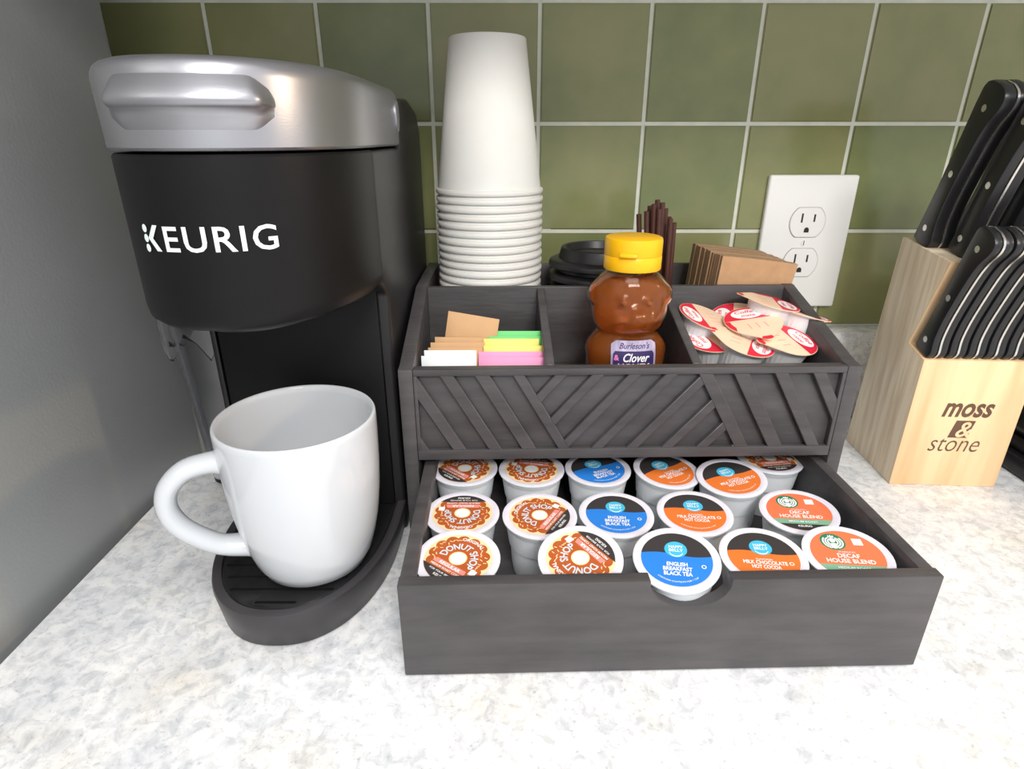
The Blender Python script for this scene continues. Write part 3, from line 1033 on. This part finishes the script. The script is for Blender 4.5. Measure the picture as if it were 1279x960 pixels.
# ------------------------------------------------------------------ black cup lids
lprof = [(0.0, 0.0105), (0.030, 0.0105), (0.0325, 0.0165), (0.0345, 0.0170), (0.0360, 0.0160), (0.0385, 0.0070), (0.0440, 0.0060), (0.0462, 0.0048), (0.0470, 0.0030), (0.0470, 0.0008), (0.0462, 0.0),
         (0.0450, 0.0), (0.0455, 0.0020), (0.0440, 0.0048), (0.0375, 0.0058), (0.0350, 0.0148), (0.0330, 0.0155), (0.0312, 0.0095), (0.0, 0.0095)]
l0 = lathe('cup_cover', lprof, M['lidblack'], None, 56, sharp=40)
tag(l0, None, 'cup lid', 'stacked black cup lids')
NL = 8
for k in range(NL):
    o = l0 if k == 0 else l0.copy()
    if k:
        C.objects.link(o)
    o.location = (0.0555 + rnd.uniform(-.0012, .0012), -0.0806 + rnd.uniform(-.0004, .0004), SH + 0.0006 + k * 0.0108)
    o.rotation_euler = (R(rnd.uniform(-.8, .8)), R(rnd.uniform(-1, 1)), rnd.uniform(0, 6))
    o['label'] = 'topmost black plastic cup lid of the stack behind the honey bear' if k == NL - 1 else ORD[NL - 2 - k] + ' black plastic cup lid down from the topmost lid of the stack'

# ------------------------------------------------------------------ stirrers
for k, (x, y, h, lean, ly) in enumerate([(0.1040, -0.080, 0.131, -6, 2), (0.1075, -0.088, 0.134, -5, 1), (0.1085, -0.074, 0.137, -3, 2), (0.1115, -0.084, 0.140, -4, 3), (0.1135, -0.093, 0.136, -3, 0),
                                         (0.1140, -0.076, 0.142, -2.5, 1), (0.1165, -0.087, 0.141, -3, 2), (0.1185, -0.080, 0.135, -1.5, 1), (0.1212, -0.094, 0.128, -2.2, 1), (0.1245, -0.088, 0.124, -1.6, 2), (0.1225, -0.072, 0.127, -1, 2)]):
    ro, ri = 0.0023, 0.0017
    o = lathe('stirrer_straw', [(ro, 0), (ro, h - 0.009), (ri, h - 0.009), (ri, 0)], M['straw'], None, 12, True, 40)
    o.location = (x - 0.0045, y, SH + 0.0005)
    o.rotation_euler = (R(ly), R(lean), 0)
    tag(o, 'thin brown coffee stirrer straw standing behind the honey bear', 'stirrer', 'brown stirrer straws behind the honey bear')

# ------------------------------------------------------------------ kraft cup sleeves
def sleeve_mesh():
    w0, w1, h, t = 0.066, 0.060, 0.083, 0.0050
    n = 8
    top = [(-w0 / 2 + w0 * k / n, h + 0.0006 * (1 - (2 * k / n - 1) ** 2)) for k in range(n + 1)]
    bot = [(w1 / 2 - w1 * k / n, 0.0006 * (1 - (2 * k / n - 1) ** 2)) for k in range(n + 1)]
    bm = bmesh.new()
    for yy in (0.0, 0.0024):
        prism(bm, top + bot, lambda p: (p[0], yy, p[1]), lambda p: (p[0], yy + 0.0022, p[1]))
    bmesh.ops.recalc_face_normals(bm, faces=bm.faces)
    me = bpy.data.meshes.new('cup_sleeve')
    bm.to_mesh(me)
    bm.free()
    me.materials.append(M['kraft'])
    me.materials.append(M['kraft_edge'])
    for p in me.polygons:
        if abs(p.normal.y) < 0.5:
            p.material_index = 1
    return me


sm = sleeve_mesh()
for k in range(15):
    o = link(bpy.data.objects.new('cup_sleeve', sm))
    o.location = (0.1755 + rnd.uniform(-.0008, .0008) - k * 0.0004, -0.1235 + k * 0.00468, SH + 0.0050 + rnd.uniform(0, .0012))
    o.rotation_euler = (0, R(6.5), R(1.26))
    tag(o, 'front kraft cardboard cup sleeve of the stack, facing the creamers' if k == 0 else ORD[k - 1] + ' kraft cardboard cup sleeve behind the front one of the stack', 'cup sleeve', 'kraft cup sleeves in the organizer')
# ------------------------------------------------------------------ sweetener packets
def packet_mesh(w, h, m, fold=0.0):
    nx, nz = 10, 8
    vs, fs = [], []
    for s in (-1, 1):
        for j in range(nz + 1):
            for i in range(nx + 1):
                u, v = i / nx * 2 - 1, j / nz * 2 - 1
                b = max(0, (1 - abs(u) ** 4)) * max(0, (1 - abs(v) ** 3)) * 0.0027
                e = 0.00012
                vs.append((u * w / 2, s * (b + e) + fold * v * v, (v + 1) * h / 2))
    k = (nx + 1) * (nz + 1)
    for s in (0, 1):
        for j in range(nz):
            for i in range(nx):
                a = s * k + j * (nx + 1) + i
                q = (a, a + 1, a + nx + 2, a + nx + 1)
                fs.append(q if s == 0 else q[::-1])
    rim = [i for i in range(nx + 1)] + [j * (nx + 1) + nx for j in range(1, nz + 1)] + [nz * (nx + 1) + i for i in range(nx - 1, -1, -1)] + [j * (nx + 1) for j in range(nz - 1, 0, -1)]
    for i in range(len(rim)):
        a, b = rim[i], rim[(i + 1) % len(rim)]
        fs.append((a, a + k, b + k, b))
    me = bpy.data.meshes.new('packet')
    me.from_pydata(vs, [], fs)
    me.materials.append(m)
    me.shade_smooth()
    me.set_sharp_from_angle(angle=R(50))
    return me


PK = [
    # material, name, x, y, height, width, lean back, turn, label
    ('pk_brown', -0.0640, -0.1930, 0.0560, 0.0395, 6, -7, 'tallest brown sugar packet standing behind the other packets, wide face showing'),
    ('pk_brown', -0.0655, -0.1985, 0.0432, 0.0395, 5, -3, 'brown sugar packet, hindmost of the low row before the tallest one'),
    ('pk_brown', -0.0670, -0.2045, 0.0412, 0.0410, 5, 1, 'brown sugar packet in the middle of the low brown row'),
    ('pk_brown', -0.0685, -0.2105, 0.0392, 0.0405, 5, 0, 'brown sugar packet next to the white packets'),
    ('pk_white', -0.0715, -0.2170, 0.0395, 0.0385, 4, 0, 'white sugar packet behind the front white packet'),
    ('pk_white', -0.0728, -0.2235, 0.0375, 0.0385, 4, 0, 'white sugar packet against the organizer front, beside the pink ones'),
    ('pk_green', -0.0235, -0.1900, 0.0455, 0.0450, 5, 0, 'green sweetener packet, hindmost of the coloured packets'),
    ('pk_green', -0.0218, -0.1955, 0.0430, 0.0440, 5, 0, 'green sweetener packet just behind the yellow ones'),
    ('pk_yellow', -0.0265, -0.2012, 0.0430, 0.0420, 5, 0, 'yellow sweetener packet, tallest of the yellow ones'),
    ('pk_yellow', -0.0245, -0.2075, 0.0398, 0.0455, 4, 0, 'yellow sweetener packet next to the pink ones'),
    ('pk_pink', -0.0262, -0.2150, 0.0378, 0.0490, 4, 0, 'pink sweetener packet behind the front pink packet'),
    ('pk_pink', -0.0258, -0.2230, 0.0362, 0.0490, 4, 0, 'pink sweetener packet against the organizer front'),
]
for mk, x, y, h, w, lean, turn, lab in PK:
    o = link(bpy.data.objects.new('sweetener_packet', packet_mesh(w, h, M[mk], 0.0)))
    o.location = (x, y, SH + 0.0006)
    o.rotation_euler = (-R(lean), 0, R(turn))
    if turn == -7:
        o.rotation_euler = (-R(lean), R(9), R(-3))
        o.location.z += 0.0035
    tag(o, lab, 'packet', 'sweetener packets in the organizer bin')

# ------------------------------------------------------------------ honey bear
HBX, HBY = 0.0635, -0.1850
hb = thing('honey_bottle', 'bear-shaped clear bottle of amber honey with a yellow cap', 'honey bottle', (HBX, HBY, SH + 0.0004), (0, 0, R(0)))
# (z, half width, half depth)
sec = [(0.0, 0.0255, 0.0195), (0.0012, 0.0278, 0.0215), (0.006, 0.0300, 0.0232), (0.015, 0.0307, 0.0240), (0.026, 0.0305, 0.0238), (0.034, 0.0290, 0.0225), (0.0405, 0.0262, 0.0205), (0.0450, 0.0240, 0.0195), (0.0478, 0.0230, 0.0190),
       (0.0500, 0.0244, 0.0205), (0.0540, 0.0268, 0.0228), (0.0620, 0.0284, 0.0242), (0.0700, 0.0284, 0.0240), (0.0770, 0.0280, 0.0236), (0.0830, 0.0268, 0.0224), (0.0875, 0.0242, 0.0206), (0.0905, 0.0208, 0.0185), (0.0930, 0.0178, 0.0170), (0.0960, 0.0170, 0.0165)]


def gauss(x, y, cx, cy, r):
    return math.exp(-((x - cx) ** 2 + (y - cy) ** 2) / (r * r))


def bear_ring(z, a, b, d, seg=112):
    pts = []
    for k in range(seg):
        t = 2 * PI * k / seg
        c, s = math.cos(t), math.sin(t)
        n = 2.35
        x = (a - d) * math.copysign(abs(c) ** (2 / n), c)
        y = (b - d) * math.copysign(abs(s) ** (2 / n), s)
        if y < 0:
            bump = 0.0080 * gauss(x, z, 0, 0.0600, 0.0100) + 0.0026 * gauss(x, z, 0, 0.0655, 0.0032)
            bump += 0.0034 * (gauss(x, z, -0.0090, 0.0745, 0.0030) + gauss(x, z, 0.0090, 0.0745, 0.0030))
            bump += 0.0035 * (gauss(x, z, -0.0130, 0.0600, 0.0060) + gauss(x, z, 0.0130, 0.0600, 0.0060))
            bump -= 0.0018 * (gauss(x, z, -0.0085, 0.0560, 0.0030) + gauss(x, z, 0.0085, 0.0560, 0.0030))
            y -= bump
        ear = 0.0038 * math.exp(-((z - 0.0765) / 0.0070) ** 4) * max(0, abs(c) - 0.75) / 0.25
        arm = 0.0030 * math.exp(-((z - 0.0360) / 0.0080) ** 2) * max(0, abs(c) - 0.70) / 0.30
        x += math.copysign(ear + arm, c)
        pts.append((x, y))
    return pts


def interp(z):
    for i in range(len(sec) - 1):
        if sec[i][0] <= z <= sec[i + 1][0]:
            h = sec[i + 1][0] - sec[i][0]
            t = (z - sec[i][0]) / h
            a, b = sec[max(i - 1, 0)], sec[min(i + 2, len(sec) - 1)]
            out = []
            for k in (1, 2):
                m0 = (sec[i + 1][k] - a[k]) / (sec[i + 1][0] - a[0]) * h
                m1 = (b[k] - sec[i][k]) / (b[0] - sec[i][0]) * h
                out.append((2 * t ** 3 - 3 * t * t + 1) * sec[i][k] + (t ** 3 - 2 * t * t + t) * m0 + (3 * t * t - 2 * t ** 3) * sec[i + 1][k] + (t ** 3 - t * t) * m1)
            return tuple(out)
    return sec[-1][1:]


zs = sorted(set([s[0] for s in sec] + [0.0012 + 0.0010 * k for k in range(94)]))
zs = [z for z in zs if z <= 0.096]
outer_r = [(bear_ring(z, *interp(z), 0.0), z) for z in zs]
inner_r = [(bear_ring(z, *interp(z), 0.0011), max(z, 0.0012)) for z in zs[::-1]]
bt = shell('bottle', outer_r + inner_r, M['bear'], hb, True, True)
bt.data.set_sharp_from_angle(angle=R(70))
zh = [z for z in zs if 0.0012 <= z <= 0.0885]
hn = shell('honey', [(bear_ring(z, *interp(z), 0.0013), max(z, 0.0016)) for z in zh], M['honey'], hb, True, True)
hn.data.set_sharp_from_angle(angle=R(70))
cv, cf = lathe_geo([(0.0, 0.1178), (0.0188, 0.1178), (0.0206, 0.1170), (0.0211, 0.1150), (0.0211, 0.1052), (0.0208, 0.1046), (0.0212, 0.1040), (0.0212, 0.0950), (0.0209, 0.0945), (0.0180, 0.0945), (0.0180, 0.0962), (0.0, 0.0962)], 56)
bm = bmesh.new()
bv = [bm.verts.new(v) for v in cv]
for f in cf:
    bm.faces.new([bv[i] for i in f])
cp_ = bm_obj('cap', bm, M['cap'], hb, 35)
vs, fs = [], []
for j, (z, o_) in enumerate(((0.1085, 0.0), (0.1078, 0.0022), (0.1056, 0.0026), (0.1048, 0.0))):
    for k in range(11):
        a = R(-90 - 34) + R(30) * k / 10
        r = 0.0209 + o_
        vs.append((r * math.cos(a), r * math.sin(a), z))
for j in range(3):
    for k in range(10):
        fs.append((j * 11 + k, j * 11 + k + 1, (j + 1) * 11 + k + 1, (j + 1) * 11 + k))
mesh_obj('thumb_tab', vs, fs, M['cap'], cp_, True)


def bear_front(x, z, off):
    a, b = interp(max(0.0, min(0.096, z)))
    n = 2.35
    u = min(1, abs(x) / a)
    y = -b * (1 - u ** n) ** (1 / n)
    bump = 0.0075 * gauss(x, z, 0, 0.0610, 0.0100)
    return (x, y - bump - off, z)


def wrap_grid(name, x0, x1, z0_, z1_, r, m, parent, off, n=14):
    vs, fs = [], []
    for j in range(n + 1):
        for i in range(n + 1):
            v = z0_ + (z1_ - z0_) * j / n
            d = max(0, v - (z1_ - r))
            ins = r - math.sqrt(max(0, r * r - d * d)) if d > 0 else 0
            vs.append(bear_front(x0 + ins + (x1 - x0 - 2 * ins) * i / n, v, off))
    for j in range(n):
        for i in range(n):
            a = j * (n + 1) + i
            fs.append((a, a + 1, a + n + 2, a + n + 1))
    return mesh_obj(name, vs, fs, m, parent, True)


for sx in (-0.0090, 0.0090):
    ex, ey, ez = bear_front(sx, 0.0745, 0.0046)
    ev, ef = tube_geo([Vector((ex + 0.0034 * math.cos(2 * PI * k / 20), ey + abs(sx) * 0.0 + 0.0007, ez + 0.0034 * math.sin(2 * PI * k / 20))) for k in range(21)], 0.0006, 8)
    eye = mesh_obj('eye', ev, ef, M['bear'], bt, True)
    pv, pf = lathe_geo([(0.0, 0.0016), (0.0010, 0.0013), (0.0016, 0.0006), (0.0018, 0.0)], 16)
    mesh_obj('pupil', [(ex + x, ey - z + 0.0008, ez + y) for x, y, z in pv], pf, M['honey'], bt, True)
LX = 0.0020
lb = wrap_grid('label', LX - 0.0170, LX + 0.0170, 0.004, 0.0440, 0.004, M['holo'], hb, 0.0004)
wrap_grid('label_panel', LX - 0.0155, LX + 0.0155, 0.0055, 0.0362, 0.0015, M['purple'], lb, 0.0006)


def wrap_text(s, cap, x, z, m, off, **kw):
    v, f = text_geo(s, cap, **kw)
    mesh_obj('lettering', [bear_front(x + p[0], z + p[1], off) for p in v], f, m, lb)


wrap_text("Burleson's", 0.0042, LX, 0.0380, M['purple'], 0.0006, shear=0.35, bold=0.012, fit=0.0230)
wrap_text('Clover', 0.0060, LX + 0.0010, 0.0285, M['p_white'], 0.0008, shear=0.35, bold=0.02, fit=0.0200)
wrap_text('HONEY', 0.0058, LX, 0.0212, M['p_cream'], 0.0008, bold=0.02, fit=0.0240)
wrap_text('&', 0.0040, LX - 0.0130, 0.0295, M['pinkp'], 0.0008, bold=0.02)

# ------------------------------------------------------------------ creamer cups
def teardrop(r, tip, n=40):
    """round lid with a pull tab pointing to -x"""
    ca = math.acos(r / tip)
    a0 = PI - ca
    pts = [(r * math.cos(-a0 + 2 * a0 * k / n), r * math.sin(-a0 + 2 * a0 * k / n)) for k in range(n + 1)]
    w = 0.0030
    return pts + [(-tip + 0.002, w), (-tip, w * .5), (-tip, -w * .5), (-tip + 0.002, -w)]


def creamer_meshes():
    d = []
    prof = [(0.0, 0.0), (0.0122, 0.0), (0.0128, 0.0008)] + [(0.0128 + 0.0036 * k / 6, 0.0008 + 0.0205 * k / 6) for k in range(1, 7)] + [(0.0178, 0.0216), (0.0180, 0.0224), (0.0, 0.0224)]
    vs, fs = lathe_geo(prof, 60)
    vs = [(x * (1 + (0.014 * math.cos(30 * math.atan2(y, x)) if 0.001 < z < 0.020 else 0)), y * (1 + (0.014 * math.cos(30 * math.atan2(y, x)) if 0.001 < z < 0.020 else 0)), z) for x, y, z in vs]
    bm = bmesh.new()
    bv = [bm.verts.new(v) for v in vs]
    for f in fs:
        bm.faces.new([bv[i] for i in f])
    o = bm_obj('cup', bm, M['creamer'], None, 30)
    d.append(('cup', o.data))
    bpy.data.objects.remove(o)
    bm = bmesh.new()
    prism(bm, teardrop(0.0200, 0.0262), lambda p: (p[0], p[1], 0.0225), lambda p: (p[0], p[1], 0.0230))
    o = bm_obj('foil_lid', bm, M['p_peach'], None, 30)
    d.append(('foil_lid', o.data))
    bpy.data.objects.remove(o)
    z = [0.02306, 0.02312, 0.02318]
    fl = Flat().poly(circ(0.0197, 28, a0=-R(80), a1=R(80), end=True), z[0])
    fl.ring(circ(0.0197, 16, a0=R(80), a1=R(125), end=True), circ(0.0160, 16, a0=R(80), a1=R(112), end=True), z[0])
    fl.f.pop()
    fl.poly([(-0.0258, 0.0014), (-0.0238, 0.0042), (-0.0215, 0.0032), (-0.0215, -0.0032), (-0.0238, -0.0042), (-0.0258, -0.0014)], z[0])
    d.append(('red_print', fl.mesh('red_print', M['p_red'])))
    d.append(('oval_print', Flat().poly(circ(0.0066, 36, 0.0110, 0.0, 0.0115), z[1]).mesh('oval_print', M['p_white'])))
    fl = Flat().text('Coffee', 0.0038, 0.0120, 0.0, z[2], rot=-PI / 2, bold=0.01, shear=0.2, fit=0.0165)
    fl.text('mate', 0.0032, 0.0072, 0.0, z[2], rot=-PI / 2, bold=0.01, shear=0.2, fit=0.0105)
    d.append(('lettering', fl.mesh('lettering', M['p_red'])))
    fl = Flat()
    for yy in (-0.006, 0.0, 0.006):
        fl.poly([(-0.0100, yy - .0011), (-0.0030, yy - .0008), (-0.0030, yy - .0002), (-0.0100, yy - .0005)], z[0])
    d.append(('pale_print', fl.mesh('pale_print', M['p_rose'])))
    return d


CM = creamer_meshes()
CR = [
    # lid centre x, y, z, turn of the tab, tilt (deg) toward camera / sideways, label
    ('creamer cup against the divider beside the honey, lid tilting', 0.1300, -0.1650, 0.1560, (10, 16, 190)),
    ('creamer cup against the bin back with its oval logo facing the divider', 0.1600, -0.1560, 0.1530, (16, -8, 160)),
    ('creamer cup at the organizer front closest to the honey, white body showing', 0.1530, -0.1960, 0.1455, (12, 10, -25)),
    ('creamer cup at the organizer front beside the side panel, logo facing up', 0.1862, -0.1935, 0.1465, (14, 8, 20)),
    ('highest creamer cup, lying tilted against the bin back', 0.1860, -0.1560, 0.1660, (2, 12, -10)),
    ('creamer cup leaning over the side panel, seen edge-on', 0.2100, -0.1610, 0.1580, (-4, 14, -12)),
    ('creamer cup wedged in the middle of the pile, lid mostly covered', 0.1640, -0.1770, 0.1560, (12, -6, 95)),
    ('creamer cup under the one against the divider, half hidden', 0.1320, -0.1800, 0.1440, (14, -4, 200)),
]
for lab, x, y, z, (tx, ty, turn) in CR:
    e = Euler((R(tx), R(ty), R(turn)), 'XYZ')
    mtx = e.to_matrix()
    # turn about own axis first, then tilt
    mtx = Matrix.Rotation(R(ty), 3, 'Y') @ Matrix.Rotation(R(tx), 3, 'X') @ Matrix.Rotation(R(turn), 3, 'Z')
    off = mtx @ Vector((0, 0, 0.0228))
    c = thing('creamer_cup', lab, 'creamer', (x - off.x * 1.1, y - off.y * 1.1, z - off.z * 1.1), mtx.to_euler(), 'creamer cups in the organizer bin')
    c.scale = (1.1, 1.1, 1.1)
    kids = {}
    for nme, me in CM:
        par = c if nme in ('cup', 'foil_lid') else kids['foil_lid']
        kids[nme] = link(bpy.data.objects.new(nme, me), par)

# ------------------------------------------------------------------ knife block
KB = thing('knife_block', 'pale wooden knife block printed with dark lettering, full of knives', 'knife block', (0.3155, -0.1668, 0.0), (0, 0, -R(3.5)))
BW = 0.0915
prof = [(0.0, 0.0), (0.0, 0.1195), (0.0265, 0.1255), (0.0010, 0.2000), (0.0735, 0.2085), (0.0850, 0.0)]
bm = bmesh.new()
prism(bm, prof, lambda p: (0.0, p[0], p[1]), lambda p: (BW, p[0], p[1]))
kb = bm_obj('body', bm, M['block_side'], KB, 30, 0.0008, 2)
kb.data.materials.append(M['block_front'])
for p in kb.data.polygons:
    if p.normal.y < -0.3 or (p.normal.z > 0.3 and p.center.z < 0.15):
        p.material_index = 1


def block_print(pts_faces, name):
    v, f = pts_faces
    return mesh_obj(name, [(x, -0.00012, z) for x, z in v], f, M['burn'], KB)


tv, tf = text_geo('moss', 0.0175, bold=0.028, shear=0.25, fit=0.0415)
block_print(([(0.047 + a, 0.0690 + b) for a, b in tv], tf), 'lettering')
tv, tf = text_geo('stone', 0.0165, bold=-0.006, shear=0.25, fit=0.0425)
block_print(([(0.0445 + a, 0.0350 + b) for a, b in tv], tf), 'lettering')
sq = block_print(([(0.0375, 0.0485), (0.0535, 0.0485), (0.0572, 0.0650), (0.0412, 0.0650)], [(0, 1, 2, 3)]), 'emblem_square')
tv, tf = text_geo('&', 0.0145, bold=0.012, shear=0.2)
mesh_obj('lettering', [(0.0490 + a, -0.00022, 0.0495 + b) for a, b in tv], tf, M['block_front'], KB)


# knives ------------------------------------------------------------
def handle_outline(L, D):
    """front and back edges of a handle: (t along, depth forward)"""
    front = [(0.000, 0.46), (0.03, 0.56), (0.07, 0.60), (0.12, 0.50), (0.18, 0.40), (0.30, 0.33), (0.45, 0.33), (0.60, 0.36), (0.72, 0.42), (0.80, 0.52), (0.86, 0.66), (0.91, 0.74), (0.955, 0.70), (0.985, 0.52), (1.0, 0.25)]
    back = [(1.0, -0.15), (0.985, -0.36), (0.95, -0.46), (0.85, -0.47), (0.6, -0.43), (0.35, -0.40), (0.15, -0.42), (0.0, -0.45)]
    P = catmull(front, 2) + back
    return [(t * L, d * D) for t, d in P]


def knife_meshes(L, D, TW):
    out = handle_outline(L, D)
    res_ = []
    for x0, x1, sh, nme, m in ((-TW / 2, -0.0008, 1.0, 'handle_scale', M['handle']), (0.0008, TW / 2, 1.0, 'handle_scale', M['handle']), (-0.0008, 0.0008, 1.0, 'tang', M['steel'])):
        bm = bmesh.new()
        k = 0.00022 if nme == 'tang' else 0.0
        prism(bm, [(t, d + math.copysign(k, d)) for t, d in out], lambda p: (x0, -p[1], p[0]), lambda p: (x1, -p[1], p[0]))
        o = bm_obj(nme, bm, m, None, 35, 0.0016 if nme != 'tang' else 0, 2)
        res_.append((nme, o.data, (0, 0, 0)))
        bpy.data.objects.remove(o)
    bm = bmesh.new()
    prism(bm, circ(0.0026, 20), lambda p: (-TW / 2 - 0.00025, p[0], p[1]), lambda p: (TW / 2 + 0.00025, p[0], p[1]))
    o = bm_obj('rivet', bm, M['steel'], None, 35)
    rme = o.data
    bpy.data.objects.remove(o)
    for t in (0.11, 0.47, 0.86):
        res_.append(('rivet', rme, (0, -0.03 * D + (-0.0008 if t > .8 else 0.001), t * L)))
    bm = bmesh.new()
    box(bm, -0.0009, 0.0009, -0.34 * D, 0.34 * D, -0.022, 0.001)
    o = bm_obj('blade', bm, M['steel'], None, 35)
    res_.append(('blade', o.data, (0, 0, 0)))
    bpy.data.objects.remove(o)
    return res_


def place_knife(parts, lx, ly, lz, lab, cat, group, lean=19):
    w = Matrix.Rotation(-R(3.5), 3, 'Z') @ Vector((lx, ly, lz))
    k = thing('steak_knife' if 'steak' in lab else 'kitchen_knife', lab, cat, (0.3155 + w.x, -0.1668 + w.y, w.z), (R(lean), 0, -R(3.5)), group)
    for nme, me, loc in parts:
        o = link(bpy.data.objects.new(nme, me), k)
        o.location = loc
    return k


steak = knife_meshes(0.112, 0.021, 0.0136)
for i in range(6):
    place_knife(steak, 0.0085 + 0.0150 * i, 0.0120, 0.1232,
                'black-handled steak knife at the end of the front row, riveted side showing' if i == 0 else ORD[i - 1] + ' black-handled steak knife along the front row from its riveted end', 'knife', 'steak knives in the knife block')
big = knife_meshes(0.127, 0.0240, 0.0190)
mid = knife_meshes(0.120, 0.0215, 0.0170)
for parts, lx, ly, lab in ((big, 0.0110, 0.0520, 'largest black knife handle at the outer back corner of the block'),
                           (mid, 0.0215, 0.0225, 'black knife handle between the back corner knife and the steak knives'),
                           (big, 0.0420, 0.0530, 'black knife handle in the back row next to the corner knife'),
                           (mid, 0.0500, 0.0230, 'black knife handle in the middle row behind the steak knives'),
                           (big, 0.0730, 0.0520, 'black knife handle in the back row, farthest from the corner knife')):
    place_knife(parts, lx, ly, 0.2005 + 0.115 * ly, lab, 'knife', 'large knives in the knife block')

# ------------------------------------------------------------------ black appliance past the knife block
ap = thing('kitchen_appliance', 'gloss black appliance on the counter just past the knife block', 'appliance', (0.4395, -0.1430, 0), (0, 0, 0))
bm = bmesh.new()
box(bm, 0.0, 0.22, -0.075, 0.075, 0.0, 0.018)
bm_obj('base', bm, M['appliance'], ap, 40, 0.004, 3)
bm = bmesh.new()
box(bm, 0.008, 0.212, -0.066, 0.066, 0.018, 0.032)
bm_obj('plinth', bm, M['kside'], ap, 40, 0.003, 2)
bm = bmesh.new()
box(bm, 0.004, 0.216, -0.07, 0.07, 0.032, 0.135)
bm_obj('body', bm, M['appliance'], ap, 40, 0.012, 4)
